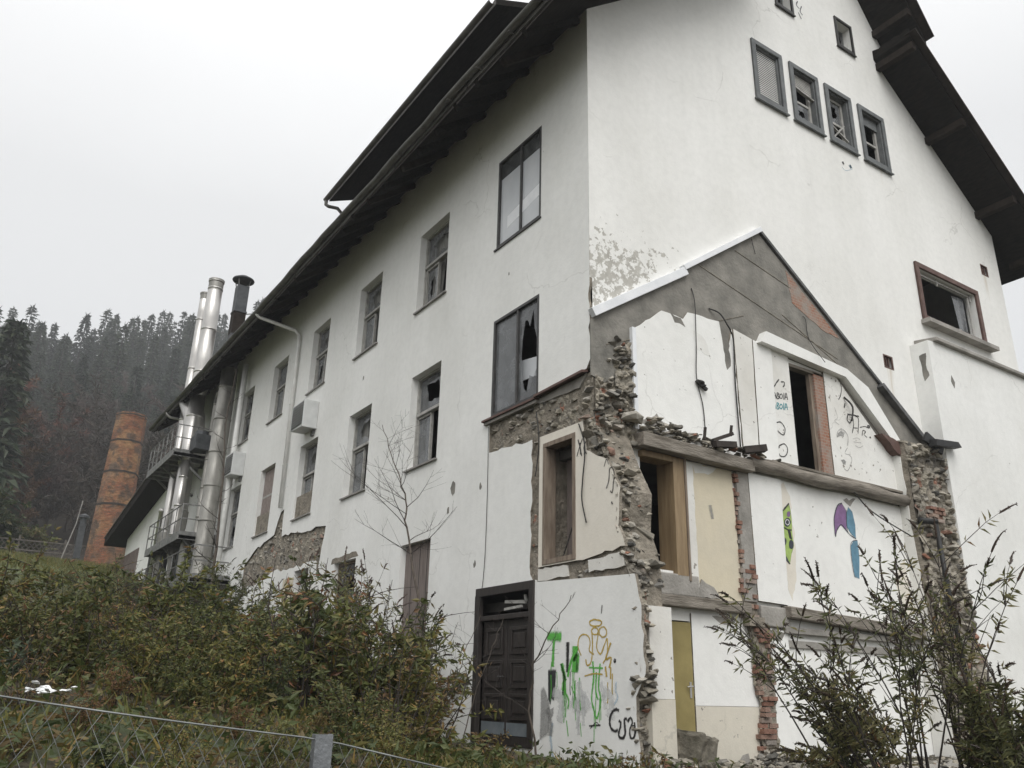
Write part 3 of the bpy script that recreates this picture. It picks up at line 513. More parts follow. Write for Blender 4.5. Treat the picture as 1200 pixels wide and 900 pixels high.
('G', 's', 'grey', 0.08, 0.035, [(2.4, 3.92), (2.44, 3.7)])]
# ---------------------------------------------------------------- terrain
def lerp_tab(tab, y):
    if y <= tab[0][0]: return tab[0][1]
    for (a, za), (b, zb) in zip(tab, tab[1:]):
        if y <= b: k = (y-a)/(b-a); return za+(zb-za)*k
    return tab[-1][1]
T_R = [(-40, -1.0), (-12, -.55), (-9, -.45), (-6, -.25), (-3, 0.0), (0, .15), (4, .25), (10, 1.0), (20, 2.9), (30, 4.7), (36, 6.0), (50, 8.1), (65, 9.3), (90, 14), (140, 34), (220, 68), (260, 73), (420, 68)]
T_L = [(-40, -1.2), (-9.3, -.62), (-7, -.42), (-4, .25), (0, .95), (5, 1.5), (10, 2.1), (20, 3.5), (30, 5.2), (36, 6.2), (50, 8.3), (65, 9.5), (90, 14), (140, 34), (220, 68), (260, 73), (420, 68)]
def gz(x, y):
    k = min(1, max(0, (-x-1.5)/4.0)); k = k*k*(3-2*k)
    z = lerp_tab(T_R, y)*(1-k)+lerp_tab(T_L, y)*k
    if x > .05 and -.2 < y < 46: z = min(z, .12+max(0, x-.6)*0)        # under the building and behind it the yard stays level
    if y > 46: z += min(90, max(0, x))*.34*min(1, max(0, (y-90)/130))+.8*math.sin(x*.05+y*.021)*min(1, (y-46)/80)
    return z
def axis(lo, hi, f0, f1, fine, coarse):
    a = [f0]
    while a[-1] < f1: a.append(a[-1]+fine)
    st = coarse
    x = a[0]; pre = []
    s_ = fine
    while x > lo: s_ = min(s_*1.25, st); x -= s_; pre.append(x)
    x = a[-1]; post = []; s_ = fine
    while x < hi: s_ = min(s_*1.25, st); x += s_; post.append(x)
    return pre[::-1]+a+post
R = random.Random(5)
xs = sorted(set([round(v, 3) for v in axis(-385, 385, -10, 4, .35, 30)]+[.04, .06])); ys = sorted(set([round(v, 3) for v in axis(-75, 430, -12, 14, .35, 12)]+[-.21, -.19]))
mb = MB()
vs = [(x, y, gz(x, y)+(R.uniform(-.04, .04) if y < 14 and (x < -.3 or y < -.3) else 0)) for y in ys for x in xs]; nx = len(xs)
mb.add(vs, [(j*nx+i, j*nx+i+1, (j+1)*nx+i+1, (j+1)*nx+i) for j in range(len(ys)-1) for i in range(nx-1)])
gm, t, p = newmat('hillside_ground'); tcn = N(t, 'TexCoord'); sxy = N(t, 'SeparateXYZ'); t.links.new(tcn.outputs['Object'], sxy.inputs[0])
soil = ramp(t, noise(t, 2.2, 8), [(.3, (.020, .016, .010)), (.5, (.048, .040, .022)), (.7, (.080, .060, .034))])
soil = mix(t, ramp(t, noise(t, .7, 6), [(.5, 0.0), (.62, 1.0)]), soil, (.04, .052, .018))
gr = ramp(t, noise(t, 1.2, 8), [(.3, (.050, .066, .020)), (.7, (.10, .125, .042))]); fl = ramp(t, noise(t, .12, 8), [(.3, (.03, .024, .018)), (.7, (.06, .048, .034))])
k1 = ramp(t, math_(t, 'MULTIPLY', sxy.outputs['Y'], .01), [(.18, 0.0), (.30, 1.0)]); k2 = ramp(t, math_(t, 'MULTIPLY', sxy.outputs['Y'], .01), [(.66, 0.0), (.75, 1.0)])
t.links.new(mix(t, k2, mix(t, k1, soil, gr), fl), p.inputs['Base Color']); p.inputs['Roughness'].default_value = .95; bump(t, p, noise(t, 9, 8), 1.0, .08)
tag(mb.build('ground', gm, smooth=True, recalc=False), kind='structure')

# ---------------------------------------------------------------- the derelict building
B = empty('derelict_building', (0, 0, 0), 'large abandoned white plastered building with a torn off annex at its corner', 'building')
ZE, SLP = 12.84, .82
def zu(x): return ZE+SLP*min(x, 13.87-x)
# --- long side wall (plane x = 0); 1.9 m openings in three rows
UP = [(4.9, 6.27), (8.34, 9.7), (11.8, 13.12), (15.31, 16.7), (18.8, 20.2)]
LO = [(4.9, 6.23), (8.32, 9.66), (11.79, 13.14), (15.3, 16.66), (18.8, 20.15)]
side_holes = [(rect(a, b, 9.06, 11.03), .26, 0) for a, b in UP]+[(rect(a, b, 5.37, 7.46), .26, 0) for a, b in LO]
side_holes += [(rect(1.39, 2.88, 9.13, 11.13), .10, 0), (rect(1.40, 2.88, 5.68, 7.58), .10, 0), (rect(4.93, 6.20, 1.76, 3.78), .16, 0), (rect(8.48, 9.75, 1.9, 3.8), .2, 0), (rect(11.45, 12.5, 1.1, 3.9), .4, 0),
               (rect(1.42, 3.14, .26, 2.66), .06, 0)]
patch = ragged([(17.2, 4.55), (16.3, 4.9), (14.6, 5.15), (14.2, 5.75), (13.95, 5.8), (13.9, 5.0), (12.6, 4.95), (10.55, 4.83), (10.7, 4.3), (10.85, 3.52), (10.95, 4.0), (12.6, 4.0), (14.4, 4.08), (15.6, 3.9), (17.1, 3.75)], .05, .25, 3)
side_holes.append((patch, .05, 1))
chips = [(4.15, 4.62, .11), (4.3, 4.2, .06), (3.25, 3.1, .05), (2.4, 8.4, .03), (9.0, 8.3, .05), (3.15, 4.45, .05), (7.0, 4.9, .03)]
LOSS = []
for q, (a, b, r) in enumerate(chips):
    Rc = random.Random(q); LOSS.append(([(a+r*Rc.uniform(.5, 1)*math.cos(2*PI*i/8), b+r*1.6*Rc.uniform(.5, 1.1)*math.sin(2*PI*i/8)) for i in range(8)], .015, 1))
outer = [(.004, 13.3), (29, 13.3), (29, -1), (-.93, -1)]+ragged([(-.88, .28), (-.84, 1.0), (-1.03, 1.27), (-.99, 2.0), (-.88, 2.53)], .025, .12, 8, only=(0, 1, 2, 3))[:]
outer += [(1.3, 2.62), (1.46, 2.64)]+ragged([(1.55, 2.75), (1.55, 4.95), (2.9, 5.02), (2.92, 5.56)], .03, .14, 4, only=(0, 1))+[(1.39, 5.60), (1.39, 5.72), (.1, 5.76)]+ragged([(.0, 5.9), (.004, 7.3)], .05, .12, 9, only=(0,))
# keep the eroded corner on or inside the wall
outer = [(max(a, .004) if b > 5.8 and a < .2 else a, b) for a, b in outer]
mb = MB(); mb.wall(FL, outer, side_holes, 0, 0, edge=.05)
side = mb.build('wall', [M['plaster_side'], M['mortar']], B)
for lp, _, _ in LOSS:
    mb = MB(); mb.prism(FL, ragged(lp, .012, .03, 3), .003, -.0); mb.build('plaster_loss', M['render'], B)
mb = MB()       # masonry behind the stripped plaster
mb.prism(FL, [(18, 3.5), (18, 6), (10, 6), (10, 3.95), (11.4, 3.95), (12.55, 3.95), (14, 3.95)], -.05, -.06, 0)
HULLS = []
for q in range(10):
    Rq = random.Random(100+q); bm = bmesh.new()
    for _ in range(15):
        d = V((Rq.gauss(0, 1), Rq.gauss(0, 1), Rq.gauss(0, 1))).normalized()*Rq.uniform(.8, 1.1); bm.verts.new(d)
    bmesh.ops.convex_hull(bm, input=bm.verts); bm.verts.ensure_lookup_table()
    for v_ in [v for v in bm.verts if not v.link_faces]: bm.verts.remove(v_)
    bm.verts.index_update(); HULLS.append(([v.co.copy() for v in bm.verts], [tuple(v.index for v in f.verts) for f in bm.faces])); bm.free()
def stone(mb, p, s, R, mi=0, flat=.75):
    vs, fs = HULLS[R.randrange(10)]; rot = Matrix.Rotation(R.gauss(0, .3), 3, V((R.gauss(0, 1), R.gauss(0, 1), .01)).normalized()) @ Matrix.Rotation(R.uniform(0, 6.28), 3, 'Z')
    sc = V((s*R.uniform(.8, 1.6), s*R.uniform(.8, 1.2), s*R.uniform(.4, .75)*flat/.75)); p = V(p)
    mb.add([p+rot @ V((v.x*sc.x, v.y*sc.y, v.z*sc.z)) for v in vs], fs, mi)
def stones_on(mb, fr, poly, d0, d1, s0, s1, n, seed, mi=0, flat=.75):
    R = random.Random(seed); us = [p[0] for p in poly]; vv = [p[1] for p in poly]; k = 0; tries = 0
    while k < n and tries < n*40:
        tries += 1; u, v = R.uniform(min(us), max(us)), R.uniform(min(vv), max(vv))
        if not inside((u, v), poly): continue
        stone(mb, fr(u, v, R.uniform(d0, d1)), R.uniform(s0, s1)*R.choice((.6, .8, 1, 1, 1.3)), R, mi, flat); k += 1
rub = MB()
def rough(mb, P, Nn, nu, nv, amp, cell, off=0, mask=None):
    vs = []
    for j in range(nv+1):
        for i in range(nu+1):
            p = V(P(i/nu, j/nv)); q = p/cell+V((off, off*.7, -off)); d, _ = mnoise.voronoi(q+V((0, 0, .6*mnoise.noise(q*.7))))
            h = amp*(min((d[1]-d[0])*1.9, 1)-.45)+amp*.9*mnoise.noise(q*.45)+amp*.35*mnoise.noise(q*2.7); vs.append(p+V(Nn(i/nu, j/nv))*h)
    fs = [(j*(nu+1)+i, j*(nu+1)+i+1, (j+1)*(nu+1)+i+1, (j+1)*(nu+1)+i) for j in range(nv) for i in range(nu) if not mask or mask((i+.5)/nu, (j+.5)/nv)]
    mb.add(vs, fs)
pr_ = MB(); rough(pr_, lambda a, b: FL(10.4+6.9*a, 3.6+2.3*b, -.045), lambda a, b: (-1, 0, 0), 190, 66, .03, .13, 3, lambda a, b: inside((10.4+6.9*a, 3.6+2.3*b), [(q[0], q[1]) for q in patch]))
pr_.build('exposed_masonry', M['rubble'], B)
stones_on(rub, FL, patch, -.11, -.06, .05, .11, 90, 21)
for i in range(60):                    # dark soaked streak under the broken downpipe
    pass
o = rub.build('exposed_masonry', M['stone'], B); o['label'] = 'bare rubble masonry where the plaster fell off above the ground floor doorway'
mb.build('masonry_backing', M['mortar'], B)

# --- gable wall (plane y = 0)
gw = [(4.57, 5.56), (5.82, 6.82), (7.07, 8.05), (8.33, 9.36)]
gable_outer = [(.052, 6.4), (.052, 7.31), (0, 7.31), (0, 13.2), (4.0, zu(4.0)+.15), (3.75, 16.75), (6.94, 21.7), (10.12, 16.75), (9.87, zu(9.87)+.15), (13.87, 13.0), (13.87, -1), (.65, -1), (.65, 6.4)]
gable_holes = [(rect(a+.1, b-.1, 13.1, 14.5), .22, 0) for a, b in gw]+[(rect(5.66, 6.18, 16.22, 17.0), .22, 0), (rect(7.94, 8.50, 16.22, 17.0), .22, 0), (rect(9.85, 12.3, 9.34, 10.62), .25, 0),
               (rect(4.72, 5.75, 4.87, 6.95), .12, 0), (rect(.95, 1.80, 2.8, 4.58), .3, 0), (rect(1.02, 1.86, .16, 2.08), .16, 0), (rect(7.94, 8.28, 7.64, 7.95), .1, 0), (rect(12.92, 13.26, 11.4, 11.71), .1, 0)]
mb = MB(); mb.wall(FG, gable_outer, gable_holes, 0, 0)
mb.build('wall', [M['plaster_gable'], M['mortar']], B)
mb = MB()   # rear and right walls that close the shell
mb.box(FW, 13.62, 13.86, .25, 29, -1, 13.0); mb.box(FW, .3, 13.6, 28.8, 28.99, -1, 13)
mb.prism(lambda u, v, d: V((u, 28.9-d, v)), [(.3, 13.01), (4.0, 16), (6.94, 21.5), (9.87, 16), (13.6, 13.01)], 0, -.1)
mb.build('wall', M['plaster_side'], B)
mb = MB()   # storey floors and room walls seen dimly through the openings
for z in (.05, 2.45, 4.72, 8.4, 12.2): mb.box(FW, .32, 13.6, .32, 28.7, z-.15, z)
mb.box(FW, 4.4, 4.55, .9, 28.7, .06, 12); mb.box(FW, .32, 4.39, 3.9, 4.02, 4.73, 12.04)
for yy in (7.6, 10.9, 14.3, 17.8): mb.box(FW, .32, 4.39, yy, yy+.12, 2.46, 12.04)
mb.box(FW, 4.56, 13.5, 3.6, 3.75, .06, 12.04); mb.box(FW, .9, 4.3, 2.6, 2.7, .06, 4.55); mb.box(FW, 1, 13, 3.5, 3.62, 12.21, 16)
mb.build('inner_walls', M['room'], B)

# --- roof
def corr(mb, x0, z0, x1, z1, y0, y1, th, mi=0, n=2, per=.30, amp=.025):
    """a tiled roof slope with a wavy tile edge along y"""
    k = int((y1-y0)/per*4); rows = []
    for i in range(n+1):
        f = i/n; rows.append([(x0+(x1-x0)*f, y0+(y1-y0)*j/k, z0+(z1-z0)*f+amp*math.sin(2*PI*j/4)) for j in range(k+1)])
    top = [q for r in rows for q in r]; m = k+1
    bot = [(a, b, c-th) for a, b, c in rows[0]]+[(a, b, c-th) for a, b, c in rows[-1]]
    bot = [(a, b, (z0 if i < m else z1)-th) for i, (a, b, c) in enumerate(bot)]
    fs = [(i*m+j, i*m+j+1, (i+1)*m+j+1, (i+1)*m+j) for i in range(n) for j in range(k)]; mb.add(top, fs, mi)
    b0 = len(top); mb.add(rows[0]+bot[:m], [(j, j+1, m+j+1, m+j) for j in range(k)], mi); mb.add(bot, [(j, j+1, m+j+1, m+j) for j in range(k)], 1)
    for j in (0, k): mb.add([rows[0][j], rows[-1][j], bot[m+j], bot[j]], [(0, 1, 2, 3)], 1)
    mb.add(rows[-1]+bot[m:], [(j, j+1, m+j+1, m+j) for j in range(k)], 1)
TH = .26
mb = MB()
corr(mb, -1.2, zu(-1.2)+TH, 4.3, zu(4.3)+TH, -1.0, 30.6, TH)
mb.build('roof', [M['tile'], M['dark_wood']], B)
mb = MB(); corr(mb, 15.0, zu(-1.13)+TH, 9.42, zu(4.45)+TH, -1.0, 30.6, TH); mb.build('roof', [M['tile'], M['dark_wood']], B)
def zt(x): return 16.62+1.57*(10.19-max(x, 13.87-x))
mb = MB()
corr(mb, 10.19, zt(10.19)+.4, 6.9, zt(6.9)+.4, -1.0, 30.6, .4); corr(mb, 3.68, zt(10.19)+.4, 6.97, zt(6.97)+.4, -1.0, 30.6, .4)
mb.build('roof', [M['tile'], M['dark_wood']], B)
y = .25      # rafter tails under the long eave
while y < 30.4:
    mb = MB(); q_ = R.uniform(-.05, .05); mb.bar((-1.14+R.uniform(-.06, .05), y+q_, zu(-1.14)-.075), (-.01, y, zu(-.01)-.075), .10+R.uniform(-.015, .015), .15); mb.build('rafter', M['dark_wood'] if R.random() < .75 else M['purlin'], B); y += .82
mb = MB()    # verge boards, purlin heads
mb.bar((15.02, -1.03, zu(-1.15)+.10), (9.40, -1.03, zu(4.47)+.10), .04, .30, (0, 1, 0)); mb.bar((10.21, -1.03, zt(10.21)+.17), (6.94, -1.03, zt(6.94)+.17), .04, .36, (0, 1, 0))
mb.bar((-1.2, -1.03, zu(-1.2)+.1), (4.3, -1.03, zu(4.3)+.1), .04, .30, (0, 1, 0)); mb.bar((3.66, -1.03, zt(10.21)+.17), (6.94, -1.03, zt(6.94)+.17), .04, .36, (0, 1, 0))
mb.build('verge_board', M['purlin'], B)
for px_, zo in ((9.55, 16.28), (11.35, zu(2.52)-.11), (13.25, zu(.62)-.11), (9.62, zt(9.62)-.13), (14.6, zu(-.73)-.11)):
    mb = MB(); mb.bar((px_, -1.0, zo), (px_, .0, zo), .17, .19); mb.build('purlin', M['purlin'], B)
mb = MB(); pr = [(-.0, 0)]
n_ = 9
prof = [(.085*math.cos(PI+PI*k/n_), .085*math.sin(PI+PI*k/n_)) for k in range(n_+1)]
gx, gzz = -1.30, zu(-1.2)+TH-.05
SEG = 40; sagz = lambda j: .022*math.sin(j*.55)+.012*math.sin(j*1.7+1)+.008*math.sin(j*3.1)
vs = [(gx+a+.01*math.sin(j*2.3), -1.0+31.6*j/SEG, gzz+b+sagz(j)) for j in range(SEG+1) for a, b in prof]; mb.add(vs, [(j*(n_+1)+k, j*(n_+1)+k+1, (j+1)*(n_+1)+k+1, (j+1)*(n_+1)+k) for j in range(SEG) for k in range(n_)])
[mb.bar((-1.225, -1.0+31.6*j/10, gzz-.06+.02*math.sin(j*2.1)), (-1.225, -1.0+31.6*(j+.985)/10, gzz-.06+.02*math.sin(j*2.1+.8)), .03, .2) for j in range(10)]
y = -.6
while y < 30.5: mb.bar((-1.38, y, gzz-.10), (-1.24, y, gzz-.10), .03, .012); y += 1.1
mb.build('gutter', M['gutter'], B)
# raised dormer roof on the long side
mb = MB(); corr(mb, -.3, 15.04+.14, 5.2, 17.6, 2.75, 12.25, .16, per=.3); o = mb.build('dormer_roof', [M['tile'], M['dark_wood']], B)
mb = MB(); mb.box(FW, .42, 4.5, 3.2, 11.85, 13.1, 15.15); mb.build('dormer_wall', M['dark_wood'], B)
mb = MB()
vs = [(-.40+a*.9, yy, 15.07+b*.9) for yy in (2.75, 12.3) for a, b in prof]; mb.add(vs, [(k, k+1, n_+2+k, n_+1+k) for k in range(n_)])
mb.tube([(-.4, 12.22, 15.02), (-.4, 12.22, 14.86), (-.34, 12.15, 14.78), (-.1, 12.0, 14.72), (.05, 11.9, 14.5), (.05, 11.9, 13.2)], .055, 8); mb.build('gutter', M['gutter'], B)
# downpipes of the long wall
mb = MB(); mb.tube([(-1.28, 15.0, 12.08), (-1.28, 14.95, 11.95), (-1.2, 14.9, 11.86), (-.2, 14.3, 11.45), (-.09, 14.25, 11.30), (-.085, 14.22, 11.1), (-.085, 14.1, 5.85)], .055, 10)
for z in (10.9, 9.0, 7.1): mb.lathe((-.085, 14.12+(z-5.85)*.024, z), [(.068, 0), (.068, .05)], 10)
mb.build('downpipe', M['pipe_white'], B, smooth=True)
mb = MB(); mb.tube([(-1.28, 27.3, 12.05), (-1.28, 27.25, 11.9), (-1.15, 27.1, 11.74), (-.85, 26.9, 11.68), (-.72, 26.8, 11.55), (-.62, 26.7, 10.2)], .06, 8); mb.build('downpipe', M['galv'], B, smooth=True)

# --- windows
def frame_bars(mb, fr, u0, u1, v0, v1, w, d0, d1, mi=0):
    mb.box(fr, u0, u1, v0, v0+w, d0, d1, mi); mb.box(fr, u0, u1, v1-w, v1, d0, d1, mi)
    mb.box(fr, u0, u0+w, v0+w, v1-w, d0, d1, mi); mb.box(fr, u1-w, u1, v0+w, v1-w, d0, d1, mi)
def pane(fr, u0, u1, v0, v1, d, parent, mat, broken=0, seed=0, name='pane'):
    mb = MB()
    if not broken: mb.box(fr, u0, u1, v0, v1, d, d+.005)
    else:
        R = random.Random(seed); cx_, cy_ = u0+(u1-u0)*R.uniform(.4, .6), v0+(v1-v0)*R.uniform(.45, .65); n = 15
        def sq(a): c, s_ = math.cos(a), math.sin(a); k = 1/max(abs(c), abs(s_)); return c*k, s_*k
        hole = [(cx_*0+(u0+u1)/2+(u1-u0)*.49*broken*R.uniform(.5, 1)*sq(2*PI*i/n)[0], (v0+v1)/2+(v1-v0)*.49*broken*R.uniform(.5, 1)*sq(2*PI*i/n)[1]) for i in range(n)]
        mb.wall(fr, rect(u0, u1, v0, v1), [(hole, .005, 0)], d)
    return mb.build(name, mat, parent)
def sill(fr, u0, u1, v, d0, d1, parent, mat='sill', th=.035, drop=.02):
    mb = MB(); p = [fr(u0, v, d0), fr(u1, v, d0), fr(u1, v+th, d0), fr(u0, v+th, d0), fr(u0, v-drop, d1), fr(u1, v-drop, d1), fr(u1, v-drop+th, d1), fr(u0, v-drop+th, d1)]
    mb.hexa(p); return mb.build('sill', M[mat], parent)
def casement(u0, u1, v0, v1, seed, boarded=False):
    R = random.Random(seed); D = -.25; tz = v1-(v1-v0)*.42; mb = MB()
    frame_bars(mb, FL, u0, u1, v0, v1, .05, D, D+.09); mb.box(FL, u0+.05, u1-.05, tz-.03, tz+.035, D, D+.12)
    o = mb.build('window', M['frame_white'], B, bevel=.006)
    sill(FL, u0-.05, u1+.04, v0-.035, -.16, .055, o)
    if boarded:
        q = MB(); q.box(FL, u0+.03, u1-.03, v0+.03, v1-.03, D+.1, D+.118); q.build('board', M['board'], o); return o
    pane(FL, u0+.06, u1-.06, tz+.05, v1-.06, D+.03, o, M['glass_dusty'], R.choice((0, .7, .5)), seed)
    um = (u0+u1)/2+R.uniform(-.05, .1)
    s = MB(); frame_bars(s, FL, um, u1-.06, v0+.06, tz-.04, .04, D+.01, D+.07); sa = s.build('sash', M['frame_white'], o)
    pane(FL, um+.05, u1-.11, v0+.11, tz-.09, D+.03, o, M['glass_dusty'], R.choice((0, 0, .6)), seed+3)
    # the other leaf stands open into the room
    s = MB(); a = R.uniform(1.1, 1.6); fr2 = lambda u, v, d=0: V((-D+.02+math.sin(a)*u-d*math.cos(a)*.0, u0+.07+math.cos(a)*u+d, v)); w_ = um-u0-.08
    frame_bars(s, fr2, 0, w_, v0+.06, tz-.05, .05, 0, .05); s.build('sash', M['frame_white'], o)
    pane(fr2, .05, w_-.05, v0+.11, tz-.1, .025, o, M['glass'], 0)
    if R.random() < .8:
        c = MB(); yy = R.uniform(.15, .4); n = 14; pts = [(FL(u1-.1-yy*1.6*i/n, v1-.08, D-.08-.03*math.sin(i*1.9)), FL(u1-.12-yy*.9*i/n*(1.0), v0+.1, D-.10-.05*math.sin(i*1.9+1))) for i in range(n+1)]
        c.add([q for pr in pts for q in pr], [(2*i, 2*i+1, 2*i+3, 2*i+2) for i in range(n)]); c.build('curtain', M['curtain'], o)
    return o
for i, (a, b) in enumerate(UP): casement(a, b, 9.06, 11.03, 40+i)
for i, (a, b) in enumerate(LO): casement(a, b, 5.37, 7.46, 60+i, boarded=(i == 3))
# two flush double windows beside the corner
def flush_window(u0, u1, v0, v1, broken, blind):
    mb = MB(); um = (u0+u1)/2-.05; frame_bars(mb, FL, u0, u1, v0, v1, .055, -.09, .004); mb.box(FL, um-.025, um+.025, v0+.055, v1-.055, -.08, -.005)
    o = mb.build('window', M['frame_dark'], B, bevel=.004)
    vm = v1-.055 if not blind else v1-.42
    pane(FL, um+.025, u1-.055, v0+.055, vm, -.05, o, M['glass_dusty'] if not blind else M['film'], 0); pane(FL, u0+.055, um-.025, v0+.055, vm, -.05, o, M['glass_dusty'] if not blind else M['film'], broken, 7)
    if blind:
        pane(FL, um+.025, u1-.055, vm, v1-.055, -.05, o, M['glass'], 0); pane(FL, u0+.055, um-.025, vm, v1-.055, -.05, o, M['glass'], 0)
    sill(FL, u0-.02, u1+.06, v0-.03, -.05, .03, o, 'frame_dark', .03, .005)
    if blind:
        q = MB(); q.prism(FL, [(u0+.07, v0+.55), (u0+.07, v0+.80), (u1-.3, v0+.62), (u1-.3, v0+.36)], -.0435, -.0445); q.build('light_band', M['flash_white'], o)
    else:
        q = MB(); q.prism(FL, [(u0+.0, v0+.48), (u0+.0, v0+.8), (um+.1, v0+.92), (um+.1, v0+.52)], -.16, -.18); q.build('blind', M['film'], o)
    return o
flush_window(1.39, 2.88, 9.13, 11.13, 0, True); flush_window(1.40, 2.88, 5.68, 7.58, .95, False)
# ground floor openings of the long side
mb = MB(); mb.box(FL, 4.94, 6.19, 1.77, 3.77, -.14, -.12); o = mb.build('window', M['board_grey'], B); o['label'] = 'tall window boarded up with weathered planks'
mb = MB(); [mb.box(FL, u, u+.012, 1.80, 3.75, -.12, -.114) for u in (5.25, 5.56, 5.88)]; mb.build('gap', M['frame_dark'], o); sill(FL, 4.9, 6.22, 1.74, -.12, .03, o)
mb = MB(); frame_bars(mb, FL, 8.48, 9.75, 1.9, 3.8, .06, -.2, -.12); mb.box(FL, 8.54, 9.69, 2.8, 2.88, -.2, -.11); o = mb.build('window', M['frame_old'], B); pane(FL, 8.54, 9.69, 2.88, 3.74, -.17, o, M['glass_dusty'], .6, 4)
q = MB(); q.box(FL, 8.54, 9.69, 1.96, 2.8, -.18, -.16); q.build('board', M['board_grey'], o); q = MB(); q.prism(FL, ragged([(8.35, 3.83), (9.95, 3.80), (9.9, 3.92), (8.5, 3.95)], .02, .2, 3), .004, -.02); q.build('lintel', M['mortar'], o)
mb = MB(); mb.box(FL, 11.47, 12.48, 1.1, 3.88, -.40, -.36); o = mb.build('side_door', M['board_grey'], B)
mb = MB(); mb.box(FL, 12.5, 13.3, 1.2, 3.75, .004, .012); mb.build('paint_patch', M['yellow'], B)

# --- entrance door with fanlight
mb = MB(); frame_bars(mb, FL, 1.42, 3.14, .26, 2.66, .13, -.06, .03); mb.box(FL, 1.55, 3.01, 2.12, 2.20, -.06, .0)
o = mb.build('entrance_door', M['door_wood'], B, bevel=.008); o['label'] = 'black brown double door with panelled leaves and a broken fanlight'
for (a, b) in ((1.56, 2.27), (2.29, 3.0)):
    q = MB(); q.box(FL, a, b, .39, 2.115, -.12, -.08); [frame_bars(q, FL, a+.10, b-.10, z0, z1, .05, -.08, -.055) for z0, z1 in ((.62, 1.0), (1.08, 1.5), (1.58, 2.0))]
    [q.box(FL, a+.2, b-.2, z0+.1, z1-.1, -.08, -.062) for z0, z1 in ((.62, 1.0), (1.08, 1.5), (1.58, 2.0))]; lf = q.build('door_leaf', M['door_wood'], o, bevel=.006)
    q = MB(); q.box(FL, a+.02, b-.02, .40, .58, -.079, -.07); q.build('kick_plate', M['blue_grey'], lf)
q = MB(); q.tube([FL(2.32, 1.25, -.05), FL(2.32, 1.25, .0), FL(2.4, 1.25, .01)], .012, 6); q.build('handle', M['frame_dark'], o)
q = MB(); q.bar(FL(1.75, 2.36, -.07), FL(2.35, 2.40, -.07), .03, .05); q.bar(FL(1.75, 2.36, -.07), FL(1.78, 2.47, -.07), .03, .04); q.bar(FL(2.35, 2.28, -.06), FL(1.85, 2.30, -.06), .03, .04); q.build('fanlight_sash', M['frame_white'], o)
mb = MB(); mb.box(FL, -.2, 3.6, -.3, .14, .004, .06); mb.build('plinth', M['concrete'], B)

# --- gable windows
for i, (a, b) in enumerate(gw):
    mb = MB(); frame_bars(mb, FG, a, b, 13.0, 14.6, .12, .002, .05); frame_bars(mb, FG, a+.12, b-.12, 13.12, 14.48, .03, -.2, .002); o = mb.build('window', M['frame_grey'], B, bevel=.006)
    sill(FG, a-.03, b+.03, 12.97, .0, .08, o, 'frame_grey')
    if i != 0:
        q = MB(); frame_bars(q, FG, a+.16, b-.16, 13.16, 14.44, .07, -.18, -.12); q.box(FG, a+.23, b-.23, 13.72, 13.78, -.17, -.13); q.build('sash', M['frame_white'], o); 
    if i == 0:
        q = MB(); [q.hexa([FG(a+.15, z, -.045), FG(b-.15, z, -.045), FG(b-.15, z+.006, -.045), FG(a+.15, z+.006, -.045), FG(a+.15, z+.036, -.058), FG(b-.15, z+.036, -.058), FG(b-.15, z+.042, -.058), FG(a+.15, z+.042, -.058)]) for z in [13.16+.052*k for k in range(25)]]; q.build('louvre_shutter', M['pipe_white'], o)
        q = MB(); q.box(FG, a+.14, b-.14, 13.12, 14.46, -.16, -.14); q.build('shutter_back', M['frame_dark'], o)
    if i == 1:
        q = MB(); [q.box(FG, a+.15, b-.15, z, z+.035, -.10, -.075) for z in [14.05+.05*k for k in range(8)]]; q.bar(FG(a+.15, 14.06, -.07), FG(b-.15, 13.92, -.05), .03, .07, (0, 1, 0)); q.build('roller_shutter', M['frame_white'], o); pane(FG, a+.24, b-.24, 13.24, 13.72, -.15, o, M['glass_dusty'], .5, 5)
    if i == 2:
        q = MB(); q.bar(FG(a+.22, 13.62, -.10), FG(b-.2, 13.3, -.05), .03, .05, (0, 1, 0)); q.bar(FG(a+.3, 13.28, -.08), FG(b-.28, 13.72, -.06), .03, .05, (0, 1, 0)); q.bar(FG(a+.16, 13.2, -.04), FG(b-.16, 13.12, .0), .05, .06, (0, 1, 0)); q.build('broken_slats', M['frame_white'], o); pane(FG, a+.24, b-.24, 13.8, 14.36, -.15, o, M['glass_dusty'], .7, 6)
    if i == 3:
        q = MB(); q.box(FG, a+.16, b-.16, 14.2, 14.46, -.11, -.08); q.build('shutter_box', M['frame_grey'], o); q = MB(); q.box(FG, a+.2, b-.45, 13.2, 14.2, -.5, -.48); q.build('curtain', M['curtain'], o)
for (a, b) in ((5.6, 6.24), (7.88, 8.56)):
    mb = MB(); frame_bars(mb, FG, a, b, 16.15, 17.07, .065, .002, .04); mb.box(FG, a+.3, a+.33, 16.22, 17.0, -.2, -.17); o = mb.build('window', M['frame_dark'], B); sill(FG, a-.02, b+.02, 16.12, 0, .06, o, 'frame_dark'); pane(FG, a+.065, b-.065, 16.215, 17.005, -.19, o, M['glass'], .8, 3)
mb = MB(); frame_bars(mb, FG, 9.73, 12.43, 9.22, 10.74, .13, .002, .06); o = mb.build('window', M['frame_red'], B, bevel=.008); o['label'] = 'wide broken window in a red brown frame'
sill(FG, 9.66, 12.6, 9.12, -.02, .22, o, 'concrete', .10, .01)
q = MB(); q.bar(FG(9.95, 10.52, -.08), FG(12.25, 10.55, -.08), .03, .03); q.bar(FG(12.1, 10.5, -.08), FG(12.1, 9.4, -.08), .05, .03, (0, 1, 0)); [q.bar(FG(u, 10.60, -.07), FG(u, 10.42, -.07), .04, .03, (0, 1, 0)) for u in (9.98, 10.75, 12.2)]; q.build('sash', M['frame_white'], o)
